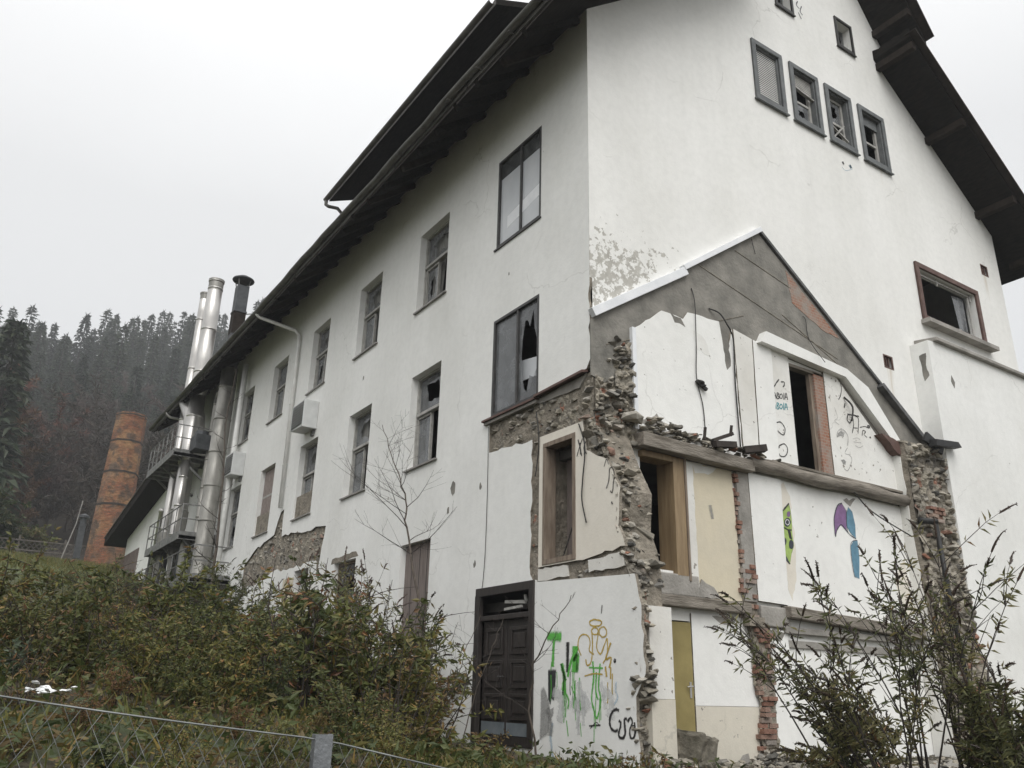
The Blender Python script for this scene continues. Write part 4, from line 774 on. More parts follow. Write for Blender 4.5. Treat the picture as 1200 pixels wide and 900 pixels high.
q = MB(); q.bar(FG(10.3, 9.42, -.3), FG(11.6, 9.50, -.15), .12, .04); q.bar(FG(10.9, 9.38, -.1), FG(11.9, 9.42, -.3), .10, .04); q.bar(FG(10.0, 9.40, -.2), FG(10.25, 9.52, -.2), .03, .1); q.build('broken_boards', M['frame_white'], o)
q = MB(); q.prism(FG, [(11.7, 9.35), (12.05, 9.35), (12.05, 10.5), (11.55, 10.45)], -.17, -.175); q.build('pane', M['glass_dusty'], o)
for (a, b) in ((7.94, 7.64), (12.92, 11.4)):
    mb = MB(); frame_bars(mb, FG, a, a+.34, b, b+.31, .03, -.03, .004); [mb.box(FG, a+u, a+u+.02, b+.03, b+.28, -.05, -.02) for u in (.12, .21)]; o = mb.build('air_grille', M['frame_red'], B)
    q = MB(); q.box(FG, a+.01, a+.33, b+.01, b+.3, -.095, -.085); q.build('dark_back', M['frame_dark'], o)
# ---------------------------------------------------------------- torn off annex: left stub of its side wall
EDGE = [(.28, -.88), (1.02, -.84), (1.27, -1.0), (2.0, -.96), (2.55, -.86), (2.92, -.73), (3.21, -.61), (3.75, -.67), (4.21, -.42), (4.94, -.05), (5.65, -.02)]
def yo(z): return lerp_tab(EDGE, z)
sw_hole = rect(.39, 1.23, 2.86, 4.80)
mb = MB()
core = [(2.95, 5.62), (2.95, 4.98), (1.6, 4.9), (1.6, 2.5), (-.7, 2.5), (-.62, 2.92), (-.5, 3.21), (-.55, 3.75), (-.3, 4.21), (0, 4.9), (0, 5.7), (1.38, 5.7)]
mb.wall(FL, core, [(sw_hole, .45, 0)], -.045, 0, edge=.62, emi=0)
mb.prism(FL, [(-.75, -.5), (-.70, 2.55), (.3, 2.55), (.3, -.5)], -.06, -.64)
o = mb.build('broken_wall', [M['mortar']], B); o['label'] = 'broken rubble stub of the demolished side wall at the corner'
# stones of the ragged end and of the stripped band
mb = MB()
def pst(a, b):
    z = 2.42+3.2*b; x = (.0 if z < 4.7 else .04)+a*(.70 if z < 4.6 else .82); y = yo(z)+x*.12+.10
    return (x, min(y, -.06), z)
rough(mb, pst, lambda a, b: V((-.6*(1-a)**3, -1, 0)), 44, 170, .06, .12, 1)
rough(mb, lambda a, b: ((.26 if b < .3 else .3)+a*(.57), -.02-.06*(1-b), 5.5+.85*b), lambda a, b: (0, -1, 0), 26, 38, .06, .15, 2, lambda a, b: a > .15+b*.45+.1*math.sin(b*9))
rough(mb, lambda a, b: (.0+a*.25, yo(-.2+2.7*b)+.07+a*.03, -.2+2.7*b), lambda a, b: V((-.3*(1-a)**3, -1, 0)), 14, 110, .05, .13, 4)
BAND = [(2.88, 5.55), (2.85, 5.03), (1.56, 4.97), (.1, 4.9), (-.03, 5.6), (1.4, 5.62)]
rough(mb, lambda a, b: FL(-.05+2.95*a, 4.85+.8*b, -.05), lambda a, b: (-1, 0, 0), 110, 32, .035, .12, 5, lambda a, b: inside((-.05+2.95*a, 4.85+.8*b), BAND))
rough(mb, lambda a, b: FL(1.36+.2*a, 2.6+2.36*b, -.055), lambda a, b: (-1, 0, 0), 10, 90, .025, .10, 6)
rough(mb, lambda a, b: FL(-.45+.65*a, 4.1+.9*b, -.03), lambda a, b: (-1, 0, 0), 24, 32, .05, .13, 7, lambda a, b: inside((-.45+.65*a, 4.1+.9*b), [(.18, 4.95), (.12, 4.4), (-.40, 4.2), (-.05, 4.95)]))
mb.build('rubble', M['rubble'], B)
R = random.Random(77); mb = MB()
for i in range(230):
    z = R.uniform(2.45, 5.5); x = R.uniform(.03, .66+max(0, (3.0-z))*.1); s = R.uniform(.035, .085)*R.choice((.6, .8, 1, 1, 1.4))
    y = yo(z)+x*.12+R.uniform(.06, .17)
    if z > 4.6: y = min(y, R.uniform(-.15, .0)); x = R.uniform(.06, .77)
    stone(mb, (x, y, z), s, R)
for i in range(70):
    z = R.uniform(4.8, 6.35); x = R.uniform(.3+max(0, z-5.9)*.4, .80); stone(mb, (x, R.uniform(-.08, .02), z), R.uniform(.03, .085), R)
for (x, y, z, s) in ((.66, -.14, 5.02, .17), (.5, -.52, 3.2, .13), (.3, -.50, 4.02, .11), (.5, -.70, 2.72, .14)): stone(mb, (x, y, z), s, R)
for i in range(70):                    # ground floor end face
    z = R.uniform(.1, 2.5); x = R.uniform(.02, .24); stone(mb, (x, yo(z)+.10+R.uniform(-.08, .06), z), R.uniform(.03, .075), R)
for i in range(14): stone(mb, (R.uniform(.0, .2), yo(1.1)+R.uniform(-.05, .05), R.uniform(.95, 1.3)), R.uniform(.08, .12), R)
stones_on(mb, FL, [(2.88, 5.55), (2.85, 5.03), (1.56, 4.97), (.1, 4.9), (.02, 5.6), (1.4, 5.62)], -.10, -.05, .04, .09, 90, 5)
stones_on(mb, FL, [(1.55, 4.95), (1.36, 4.95), (1.36, 2.6), (1.55, 2.6)], -.09, -.06, .03, .05, 25, 6)
stones_on(mb, FL, [(.18, 4.92), (.1, 4.45), (-.38, 4.22), (-.05, 4.92)], -.08, -.03, .04, .10, 22, 8)
stones_on(mb, FL, [(.35, 2.8), (-.1, 2.8), (-.1, 2.6), (.35, 2.6)], -.14, -.05, .03, .07, 30, 9)
mb.build('rubble', M['stone'], B)
mb = MB(); mb.wall(FL, ragged([(1.34, 4.94), (.2, 4.93), (.12, 4.45), (-.36, 4.21), (-.63, 3.75), (-.57, 3.21), (-.70, 2.92), (.34, 2.84), (1.34, 2.84)], .02, .13, 12, only=(1, 2, 3, 4, 5, 6)), [(sw_hole, .08, 0)], 0, 0, edge=.05)
o = mb.build('cream_plaster', [M['cream'], M['mortar']], B)
mb = MB(); mb.prism(FL, ragged([(1.36, 2.82), (.62, 2.80), (.60, 2.64), (1.36, 2.635)], .015, .1, 2), -.012, -.05); mb.build('cream_plaster', M['paint_lumpy'], B); mb = MB(); mb.prism(FL, ragged([(.12, 2.82), (-.62, 2.86), (-.66, 2.66), (.1, 2.645)], .02, .12, 5), -.008, -.05); mb.build('cream_plaster', M['paint_lumpy'], B)
mb = MB(); frame_bars(mb, FL, .39, 1.23, 2.86, 4.80, .075, -.2, .012); o = mb.build('window_frame', M['frame_old'], B, bevel=.006); o['label'] = 'empty brown window frame in the stripped stub wall'
q = MB(); q.box(FL, .47, 1.15, 2.93, 4.73, -.44, -.42); q.build('board', M['board_grey'], o); q = MB(); q.tube([FL(.8, 3.75, -.3), FL(.82, 3.45, -.28), FL(.6, 3.0, -.2)], .012, 5); q.tube([FL(.82, 3.45, -.28), FL(.95, 3.0, -.2)], .01, 5); q.build('loose_cable', M['cable'], o)
mb = MB(); p = [FL(.10, 5.71, -.03), FL(1.40, 5.66, -.03), FL(1.40, 5.70, -.03), FL(.10, 5.75, -.03), FL(.10, 5.68, .10), FL(1.40, 5.63, .10), FL(1.40, 5.67, .10), FL(.10, 5.72, .10)]; mb.hexa(p); mb.box(FL, 1.39, 3.06, 5.605, 5.64, -.02, .09); mb.build('string_course', M['frame_red'], B)
mb = MB(); mb.box(FL, 1.40, 3.04, 5.55, 5.602, -.02, .05); mb.prism(FL, ragged([(.12, 5.69), (1.38, 5.62), (1.38, 5.54), (.3, 5.50)], .01, .15, 4), -.01, -.045); mb.build('string_course', M['concrete'], B)
# clean inner pier of the ground floor
mb = MB(); mb.box(FG, .24, .648, .98, 2.14, .60, .865); o = mb.build('pier', M['paint_lumpy'], B)
mb = MB(); mb.box(FG, .24, .652, -.3, .975, .60, .868); mb.build('pier_dado', M['dado'], B)
# ---------------------------------------------------------------- scar of the annex on the gable wall
mb = MB()
scar = [(0, 6.42), (0, 6.56), (4.22, 9.58), (9.02, 6.15), (8.1, 5.86), (7.6, 5.6), (7.0, 6.2), (6.3, 6.85), (5.9, 7.0), (3.8, 7.1), (3.5, 6.9), (1.2, 6.6), (.84, 6.4), (.5, 5.7), (.25, 5.55), (.0, 5.62)]
mb.prism(FG, scar, .018, -.01)
for (a, b, c, d_) in ((0.6, 6.75, 3.4, 7.95), (2.0, 7.75, 5.6, 8.15), (4.6, 7.75, 6.9, 7.55), (3.6, 8.65, 5.1, 8.75)):   # formwork seams
    pass
o = mb.build('gable_scar', M['render'], B); o['label'] = 'bare grey cement gable shape left by the demolished annex roof'
mb = MB()
for (a, b, c, d_) in ((.3, 6.2, 3.6, 7.62), (2.5, 8.32, 6.3, 7.42), (4.7, 7.95, 7.2, 6.92), (3.5, 8.95, 5.05, 8.62)): mb.bar(FG(a, b, .018), FG(c, d_, .018), .012, .02, (0, 1, 0))
mb.build('board_marks', M['mortar'], B)
mb = MB(); mb.prism(FG, ragged([(4.95, 8.98), (5.05, 8.3), (5.9, 7.95), (6.45, 7.9)], .015, .12, 3, only=(0, 1, 2)), .024, -.0); mb.build('brick_patch', M['brickface'], B)
def flash(p0, p1, wd, d, m, nm):
    mb = MB(); a, b = V(p0), V(p1); n = V((-(b-a).y, (b-a).x)).normalized()*wd/2
    mb.prism(FG, [tuple(a-n), tuple(b-n), tuple(b+n), tuple(a+n)], d, -.01); return mb.build(nm, m, B, bevel=.006)
flash((.0, 6.66), (2.12, 8.06), .15, .10, M['flash_white'], 'flashing'); flash((2.06, 8.10), (4.24, 9.64), .10, .11, M['flash_white'], 'flashing')
flash((4.22, 9.64), (9.10, 6.12), .07, .07, M['flash_dark'], 'flashing')
flash((7.55, 7.12), (9.05, 6.02), .10, .16, M['flash_dark'], 'flashing')
mb = MB(); mb.prism(FG, [(8.2, 5.98), (8.35, 6.18), (8.9, 5.95), (8.8, 5.78)], .47, .42); mb.hexa([FG(8.35, 5.86, .46), FG(9.3, 5.98, .46), FG(9.32, 6.10, .46), FG(8.4, 6.04, .46), FG(8.35, 5.86, .62), FG(9.3, 5.98, .62), FG(9.2, 6.08, .62), FG(8.4, 6.0, .62)]); mb.build('eave_remnant', M['black'], B)
# painted room walls on the scar
def panel(poly, d, m, nm, amp=.012, seg=.15, seed=0, only=None, d1=.0, holes=None):
    mb = MB(); mb.wall(FG, ragged(poly, amp, seg, seed, only), holes or [], d, 0, edge=d-d1); return mb.build(nm, [M[m], M['mortar']], B)
panel([(.86, 4.98), (.86, 6.62), (1.5, 7.12), (2.0, 7.10), (2.12, 7.26), (2.9, 7.3), (2.95, 6.95), (3.1, 6.88), (3.22, 7.25), (3.26, 5.04), (2.2, 4.98)], .05, 'paint', 'room_wall', .014, .14, 3)
panel([(3.28, 4.97), (3.24, 7.24), (3.72, 7.16), (3.66, 5.02)], .065, 'paint_lumpy', 'room_wall', .008, .2, 6)
panel([(3.69, 4.90), (3.75, 7.16), (4.24, 7.12), (4.19, 4.9)], .06, 'paint', 'room_wall', .004, .3, 7)
panel([(4.19, 4.86), (4.24, 7.10), (4.72, 7.08), (4.72, 4.86)], .045, 'paint_lumpy', 'room_wall', .003, .4, 8)
panel([(5.75, 4.87), (5.75, 7.05), (6.15, 6.98), (7.55, 5.72), (7.85, 5.6), (7.9, 4.9)], .045, 'paint_lumpy', 'room_wall', .004, .3, 9)
mb = MB(); mb.box(FG, .80, .88, 4.9, 6.62, .0, .09); mb.build('wall_edge_trim', M['flash_white'], B)
# lintel beam and sloping ceiling edge
mb = MB(); mb.prism(FG, [(3.85, 7.12), (6.28, 6.98), (6.36, 7.16), (4.0, 7.36)], .18, -.02); mb.prism(FG, [(6.28, 6.98), (7.78, 5.75), (8.06, 5.72), (6.98, 6.92), (6.36, 7.16)], .175, -.02)
mb.build('ceiling_edge', M['paint'], B)
mb = MB(); mb.prism(FG, ragged([(7.15, 5.98), (7.5, 5.72), (8.0, 5.55), (8.2, 5.72), (7.7, 5.9)], .03, .15, 2), .22, .0); mb.build('timber_stub', M['frame_red'], B)
# upper doorway with bare brick jamb
mb = MB(); mb.box(FG, 5.46, 5.745, 4.88, 6.94, -.13, .03); o = mb.build('brick_jamb', M['brickface'], B, bevel=.004)
mb = MB(); mb.box(FG, 5.38, 5.455, 4.88, 6.9, -.10, -.02); mb.build('door_frame', M['frame_old'], B)
mb = MB(); mb.box(FG, 4.70, 5.76, 6.90, 6.96, -.12, .03); mb.build('door_lintel', M['old_wood'], B)
mb = MB(); mb.box(FG, 4.75, 5.7, 4.87, 6.9, -1.4, -1.36); mb.build('inner_door', M['frame_dark'], B)
# upper floor edge: grey beam with rubble on top, then a round log
mb = MB(); mb.hexa([FG(.78, 4.60, .0), FG(3.3, 4.58, .0), FG(3.3, 4.78, .0), FG(.78, 4.82, .0), FG(.78, 4.58, .30), FG(3.3, 4.57, .26), FG(3.3, 4.77, .26), FG(.78, 4.80, .30)])
mb.build('floor_beam', M['old_wood'], B, bevel=.015)
mb = MB(); mb.tube([FG(3.25+.5*i, 4.73+.02*math.sin(i*1.3), .17) for i in range(10)], [.115+.012*math.sin(i*2.1) for i in range(10)], 10); mb.build('floor_beam', M['old_wood'], B, smooth=True)
mb = MB(); mb.box(FG, 3.9, 7.7, 4.86, 4.91, .0, .16); mb.build('floor_board', M['old_wood'], B, bevel=.01)
mb = MB(); stones_on(mb, FG, [(.95, 4.80), (3.6, 4.82), (3.5, 4.92), (1.8, 5.0), (.95, 5.16)], .06, .26, .03, .09, 170, 31, flat=.5); stones_on(mb, FG, [(3.2, 4.6), (4.3, 4.7), (4.2, 4.9), (3.2, 4.9)], .03, .16, .03, .07, 60, 32, flat=.5); mb.build('rubble', M['stone'], B)
mb = MB()
for (a, b, s) in (((2.35, 4.95, .22), (2.75, 5.12, .30), .035), ((2.7, 5.08, .30), (2.72, 5.25, .32), .03), ((2.1, 4.9, .28), (2.14, 5.12, .28), .02), ((3.05, 4.9, .25), (3.4, 4.96, .42), .07), ((2.3, 4.86, .3), (2.75, 4.92, .33), .06)): mb.bar(FG(*a), FG(*b), s*2, s*1.6)
mb.build('charred_timber', M['bark_dark'], B)
mb = MB(); stone(mb, FG(2.27, 5.98, .10), .09, random.Random(2)); stone(mb, FG(2.33, 5.93, .11), .06, random.Random(3)); mb.bar(FG(2.2, 6.0, .1), FG(2.42, 5.88, .1), .05, .05); o = mb.build('junction_box', M['cable']); tag(o, 'smashed black junction box dangling on the cable in the white upper room', 'junction box')
# first floor: doorway with ochre frame, yellowed wall, brick and concrete pier, white walls
mb = MB(); mb.box(FG, 1.56, 1.79, 2.72, 4.57, -.28, .10); mb.box(FG, .92, 1.56, 4.48, 4.58, -.2, .10); o = mb.build('door_frame', M['frame_brown'], B, bevel=.008)
mb = MB(); mb.box(FG, 1.792, 1.83, 2.66, 4.58, -.05, .12); mb.build('door_casing', M['frame_old'], B, bevel=.004)
panel([(1.83, 2.55), (1.83, 4.56), (2.03, 4.56), (2.05, 2.5)], .055, 'paint_lumpy', 'room_wall', .012, .12, 14, only=(2, 3))
panel([(2.05, 2.48), (2.03, 4.57), (2.96, 4.57), (3.02, 2.46), (2.5, 2.42)], .035, 'yellow', 'room_wall', .008, .2, 15, only=(3, 4))
panel([(2.0, 2.44), (2.1, 2.72), (2.35, 2.62), (2.5, 2.45)], .06, 'concrete', 'broken_plaster', .02, .1, 2)
mb = MB(); mb.box(FG, 3.03, 3.32, 2.46, 4.58, .0, .075); mb.build('concrete_pier', M['concrete'], B, bevel=.01)
def bricks(mb, u0, u1, v0, v1, d, seed, edge=.08):
    R = random.Random(seed); v = v0; r = 0
    while v < v1-.03:
        u = u0-R.uniform(0, edge)-(.12 if r % 2 else 0)
        while u < u1-.03:
            a = max(u, u0-R.uniform(0, edge)); b = min(u+.235, u1+R.uniform(0, edge*.5))
            if b-a > .05 and R.random() > .14: 
                dd = d+R.uniform(-.06, .03); mb.box(lambda x, y, z: FG(x, y, z), a+R.uniform(0, .008), b-R.uniform(.004, .012), v+R.uniform(0, .006), v+.066+R.uniform(-.006, .004), .0, dd)
            u += .247
        v += .078; r += 1
mb = MB(); mb.box(FG, 3.0, 3.32, 2.2, 3.0, .0, .05); mb.build('brick_bedding', M['mortar'], B)
mb = MB(); bricks(mb, 2.99, 3.06, 2.9, 4.55, .07, 5, .05); mb.build('brick_edge', M['brick'], B)
mb = MB(); bricks(mb, 3.0, 3.3, 2.2, 3.1, .09, 6, .08); mb.build('brick_edge', M['brick'], B)
panel([(3.33, 2.49), (3.31, 4.60), (4.14, 4.60), (4.06, 2.47)], .085, 'paint', 'room_wall', .003, .4, 17)
panel([(4.07, 2.44), (4.16, 4.60), (7.72, 4.62), (7.72, 2.3)], .045, 'paint', 'room_wall', .004, .4, 18)
for pl, d, m_, sd in (([(4.12, 4.45), (4.26, 4.58), (4.40, 4.35), (4.42, 3.4), (4.36, 2.9), (4.22, 2.55), (4.12, 2.75)], .0465, 'cream', 1), ([(5.9, 4.5), (6.3, 4.58), (6.1, 4.4)], .0465, 'concrete', 2), ([(7.2, 3.2), (7.6, 3.6), (7.7, 2.6), (7.3, 2.5)], .0465, 'cream', 3), ([(6.6, 2.42), (7.0, 2.62), (7.5, 2.55), (7.6, 2.36)], .0465, 'concrete', 4),
                      ([(2.22, 6.95), (2.5, 6.85), (2.62, 6.55), (2.3, 6.6)], .052, 'paint_lumpy', 5), ([(2.95, 6.95), (3.1, 7.0), (3.12, 6.5), (3.02, 6.4)], .052, 'render', 6), ([(1.7, 7.14), (1.95, 7.1), (2.05, 6.96), (1.8, 6.98)], .052, 'render', 7), ([(.9, 5.0), (1.3, 5.25), (1.5, 5.0)], .052, 'concrete', 8),
                      ([(3.5, 2.06), (3.95, 2.05), (3.8, 1.88), (3.55, 1.92)], .062, 'render', 9), ([(2.1, .0), (2.2, .22), (2.6, .12), (2.9, .25), (3.05, .0)], .0325, 'concrete', 10), ([(2.3, 2.19), (2.8, 2.19), (2.7, 2.08), (2.45, 2.10)], .0325, 'concrete', 11), ([(5.0, .4), (5.4, .9), (5.9, .5), (5.6, .1)], .0325, 'concrete', 12),
                      ([(2.04, 4.56), (2.6, 4.56), (2.4, 4.42), (2.1, 4.4)], .0365, 'paint_lumpy', 14)):
    mb = MB(); mb.prism(FG, ragged(pl, .03, .09, sd), d, d-.004); mb.build('torn_plaster', M[m_], B)
# lower floor edge
mb = MB(); mb.box(FG, .7, 3.03, 2.26, 2.42, .0, .2); mb.build('floor_beam', M['old_wood'], B, bevel=.015)
mb = MB(); mb.box(FG, .6, 2.0, 2.43, 2.75, -.03, .1); mb.build('floor_edge', M['concrete'], B, bevel=.02)
mb = MB(); mb.box(FG, 3.36, 4.05, 2.10, 2.42, .0, .10); mb.build('floor_edge', M['concrete'], B, bevel=.02)
mb = MB(); mb.hexa([FG(3.95, 2.26, .0), FG(7.7, 2.10, .0), FG(7.7, 2.32, .0), FG(3.95, 2.46, .0), FG(3.95, 2.26, .22), FG(7.7, 2.10, .22), FG(7.7, 2.30, .22), FG(3.95, 2.44, .22)]); mb.build('floor_beam', M['old_wood'], B, bevel=.015)
mb = MB(); mb.box(FG, 3.9, 7.7, 2.02, 2.12, .0, .12); mb.box(FG, 4.0, 7.7, 1.80, 1.92, .0, .07); mb.build('floor_board', M['concrete'], B, bevel=.01)
# ground floor room walls
panel([(1.86, .90), (1.86, 2.20), (3.0, 2.20), (3.05, 1.7), (3.22, 1.5), (3.25, .90)], .03, 'paint', 'room_wall', .012, .12, 21, only=(3, 4))
panel([(1.86, .0), (1.86, .895), (3.25, .895), (3.12, .0)], .031, 'dado', 'room_dado', .012, .12, 22, only=(2,))
panel([(.66, .0), (.66, 2.2), (1.02, 2.2), (1.02, .0)], .03, 'paint_lumpy', 'room_wall', .004, .3, 23)
panel([(3.5, .0), (3.5, 2.09), (4.0, 2.05), (4.0, .0)], .06, 'paint', 'room_wall', .01, .15, 24); panel([(4.0, .0), (4.0, 1.98), (7.72, 1.8), (7.72, .0)], .03, 'paint', 'room_wall', .004, .3, 25)
mb = MB(); bricks(mb, 3.24, 3.5, .05, 2.1, .13, 9, .16); mb.build('brick_edge', M['brick'], B)
mb = MB(); rough(mb, lambda a, b: FG(3.1+.45*a, -.1+2.2*b, .06), lambda a, b: (0, -1, 0), 22, 90, .05, .11, 12, lambda a, b: a > .12+.12*math.sin(b*17)+.15*math.sin(b*5+1)); mb.build('brick_bedding', M['rubble'], B)
mb = MB(); mb.prism(FG, ragged([(3.15, 0), (3.3, .8), (3.2, 1.6), (3.08, 2.2), (3.55, 2.2), (3.55, 0)], .03, .15, 4), .07, .0); mb.box(FG, 2.98, 3.34, 2.08, 2.22, .0, .17); mb.build('pier_core', M['mortar'], B)
q = MB(); fr3 = lambda u, v, d=0: V((1.06+u*.98, .10-u*.10-d, v)); q.box(fr3, 0, .80, .17, 2.06, 0, .045); o = q.build('olive_door', M['olive'], B, bevel=.004); o['label'] = 'olive yellow door standing in the ground floor of the torn off annex'
q = MB(); q.box(fr3, .72, .755, 1.0, 1.22, .046, .056); q.tube([fr3(.738, 1.16, .05), fr3(.738, 1.16, .10), fr3(.63, 1.15, .105)], .011, 6); q.build('handle', M['stainless'], o)
# right stub of the annex side wall and the wide projecting wall beside it
mb = MB(); rs = [(.0, 5.98), (-.32, 5.92), (-.32, 4.3), (-.34, 3.6), (-.41, 2.4), (-.51, 1.0), (-.58, -.5), (.0, -.5)]
mb.prism(FL, rs, -7.72, -9.0); mb.build('broken_wall', M['mortar'], B)
mb = MB(); mb.prism(FL, ragged([(-.04, 5.7), (-.2, 5.6), (-.22, 4.3), (-.25, 3.6), (-.3, 2.4), (-.4, 1.0), (-.45, -.4), (-.04, -.4)], .02, .2, 3, only=(1, 2, 3, 4, 5)), -7.70, -7.73); mb.build('room_wall', M['paint_lumpy'], B)
RT = [(-.5, -.62), (1.0, -.55), (2.4, -.45), (3.6, -.38), (4.3, -.36), (5.9, -.36)]
mb = MB(); rough(mb, lambda a, b: (7.72+1.3*a, lerp_tab(RT, -.4+6.3*b), -.4+6.3*b), lambda a, b: (0, -1, 0), 48, 200, .085, .19, 9); mb.build('rubble', M['rubble'], B)
R = random.Random(17); mb = MB()
for i in range(300):
    z = R.uniform(.2, 5.9); x = R.uniform(7.74, 9.0); yv = lerp_tab(RT, z)+R.uniform(-.02, .10)
    if x > 8.75: yv = min(yv, -.36+R.uniform(-.05, .02)); yv = max(yv, -.42) if z > 4.2 else yv
    stone(mb, (x, yv, z), R.uniform(.04, .11)*R.choice((.7, 1, 1, 1.4)), R)
stones_on(mb, FG, [(7.72, 5.55), (8.9, 5.9), (8.6, 6.0), (7.9, 5.7)], .3, .42, .05, .1, 40, 3)
mb.build('rubble', M['stone'], B)
mb = MB(); bricks(mb, 8.0, 8.5, 4.32, 4.62, .47, 3, .1); mb.build('brick_edge', M['brick'], B)
mb = MB()
blk = [(9.02, -1), (9.02, 8.40), (9.30, 8.42), (13.865, 8.42), (13.865, -1)]
mb.prism(FG, blk, .42, .003); mb.build('projecting_wall', M['plaster_side'], B)
mb = MB(); mb.prism(FG, ragged([(9.05, 8.0), (9.22, 8.02), (9.2, 7.8), (9.18, 7.62), (9.1, 7.66), (9.12, 7.85)], .015, .1, 3), .0, -.0) if False else None
mb = MB(); mb.prism(FL, ragged([(-.18, 8.1), (-.34, 8.12), (-.30, 7.85), (-.34, 7.6), (-.22, 7.5), (-.2, 7.75)], .012, .08, 4), -9.016, -9.03); mb.prism(FG, ragged([(9.75, 7.75), (9.85, 7.6), (9.8, 7.45), (9.7, 7.6)], .01, .08, 5), .424, .41); mb.build('plaster_loss', M['render'], B)
mb = MB(); mb.hexa([FG(9.22, 8.42, .0), FG(13.95, 8.42, .0), FG(13.95, 8.58, .0), FG(9.22, 8.58, .0), FG(9.22, 8.42, .52), FG(13.95, 8.42, .52), FG(13.95, 8.50, .52), FG(9.22, 8.50, .52)]); mb.build('coping', M['concrete'], B, bevel=.012)
mb = MB(); mb.box(FW, -.6, 14, -1.6, -.02, -.3, .12); mb.build('floor_slab', M['concrete'], B)
R = random.Random(3); mb = MB()
for i in range(520): stone(mb, (R.uniform(.2, 8), R.uniform(-1.9, -.05), .12+R.uniform(-.01, .03)), R.uniform(.015, .07), R, flat=.6)
for i in range(420):
    k_ = R.choice(((.35, -1.15, .45), (3.3, -.45, .5), (2.4, -.9, .7), (1.7, -1.5, .5))); x_, y_ = R.gauss(k_[0], k_[2]*.45), R.gauss(k_[1], .22); r_ = math.hypot((x_-k_[0])/k_[2], (y_-k_[1])/.5)
    stone(mb, (x_, min(-.12, y_), .13+max(0, .22*(1-r_))*R.random()), R.uniform(.02, .085), R, flat=.7)
tag(mb.build('floor_rubble', M['stone']), 'small broken stones strewn over the bare floor of the annex', None, None, 'stuff')
mb = MB(); mb.box(FL, 1.2, 3.5, -.4, .12, .06, .9); mb.build('door_step', M['concrete'], B, bevel=.02)
# old spray paint and lettering, with the letter slot's dark hole painted in flat
def stroke(mb, fr, pts, wd, d):
    P = [V(p) for p in pts]; R = random.Random(len(pts)*7+int(P[0].x*50)); v = []
    if len(P) > 2:
        Q = []
        for i in range(len(P)-1):
            a, b, c, e = P[max(i-1, 0)], P[i], P[i+1], P[min(i+2, len(P)-1)]
            for k in range(4):
                s = k/4; Q.append(.5*((2*b)+(c-a)*s+(2*a-5*b+4*c-e)*s*s+(3*b-a-3*c+e)*s*s*s))
        P = Q+[P[-1]]
    for i, p in enumerate(P):
        d_ = (P[min(i+1, len(P)-1)]-P[max(i-1, 0)]); n = V((-d_.y, d_.x)).normalized()*wd/2*R.uniform(.8, 1.2)*1.45; v += [fr(*(p-n), d), fr(*p, d), fr(*(p+n), d)]
    mb.core += [0, 1, 0]*len(P)
    mb.add(v, [(3*i+k, 3*i+k+1, 3*i+k+4, 3*i+k+3) for i in range(len(P)-1) for k in (0, 1)])
groups = {}
for i, (f, kd, col, wd, d, pts) in enumerate(MARKS):
    wall_ = 'lower' if f == 'L' and pts[0][1] < 2.6 else ('stub' if f == 'L' else ('upper' if pts[0][1] > 4.9 and pts[0][1] < 7.6 else ('mid' if pts[0][1] < 4.9 else 'top')))
    g = groups.setdefault((wall_, col), MB()); g.core = getattr(g, 'core', []); fr = FL if f == 'L' else FG; dd = d+.004+.0002*(i % 9)
    if wall_ == 'upper' : dd = .049+.0002*(i % 9)
    if kd == 'p':
        c_ = sum((V(q) for q in pts), V((0, 0)))/len(pts); n_ = len(pts); ins = [V(q).lerp(c_, .22) for q in pts]
        r_ = delaunay_2d_cdt(ins, [(k, (k+1) % n_) for k in range(n_)], [], 1, 1e-6); g.core += [1]*len(r_[0])+[.0 if col in ('grey', 'slot') else .35]*n_+[1]*n_
        g.add([fr(q.x, q.y, dd) for q in r_[0]], r_[2]); g.add([fr(u, v, dd) for u, v in pts]+[fr(q.x, q.y, dd) for q in ins], [(k, (k+1) % n_, n_+(k+1) % n_, n_+k) for k in range(n_)])
    else: stroke(g, fr, pts, wd, dd)
for (wl, col), g in groups.items():
    o = g.build('graffiti', M['sp_'+col], B, recalc=False); at_ = o.data.attributes.new('core', 'FLOAT', 'POINT'); at_.data.foreach_set('value', [float(x) for x in g.core])
q = MB(); q.core = []; [stroke(q, FL, [(5.25+r*math.cos(2*PI*k/16), 5.85+r*1.1*math.sin(2*PI*k/16)) for k in range(17)], .03, -.17) for r in (.2, .11)]; stroke(q, FL, [(5.18, 5.93), (5.3, 5.85), (5.2, 5.76)], .03, -.17); q.build('graffiti', spray_mat('dark_red', (.22, .04, .05)), B, recalc=False)

# ---------------------------------------------------------------- loose cables and hooks
def cable(pts, r, lab, name='hanging_cable'):
    mb = MB(); P = []
    for i in range(len(pts)-1):
        a, b, c, e = [V(pts[k]) for k in (max(i-1, 0), i, i+1, min(i+2, len(pts)-1))]
        for k in range(5):
            s = k/5; P.append(.5*((2*b)+(c-a)*s+(2*a-5*b+4*c-e)*s*s+(3*b-a-3*c+e)*s*s*s))
    mb.tube(P+[V(pts[-1])], r, 6); o = mb.build(name, M['cable'], smooth=True); tag(o, lab, 'cable'); return o
cable([FG(2.27, 7.78, .03), FG(2.28, 7.5, .08), FG(2.26, 7.0, .09), FG(2.25, 6.55, .08), FG(2.22, 6.05, .08), FG(2.34, 5.6, .07), FG(2.36, 5.2, .07)], .009, 'black cable hanging down the middle of the white upper room wall')
cable([FG(2.68, 7.5, .03), FG(2.85, 7.42, .12), FG(2.98, 7.22, .16), FG(3.1, 7.15, .12), FG(3.18, 6.95, .1), FG(3.17, 6.2, .08), FG(3.17, 5.0, .09)], .014, 'thick bent cable dropping along the crack in the white upper wall')
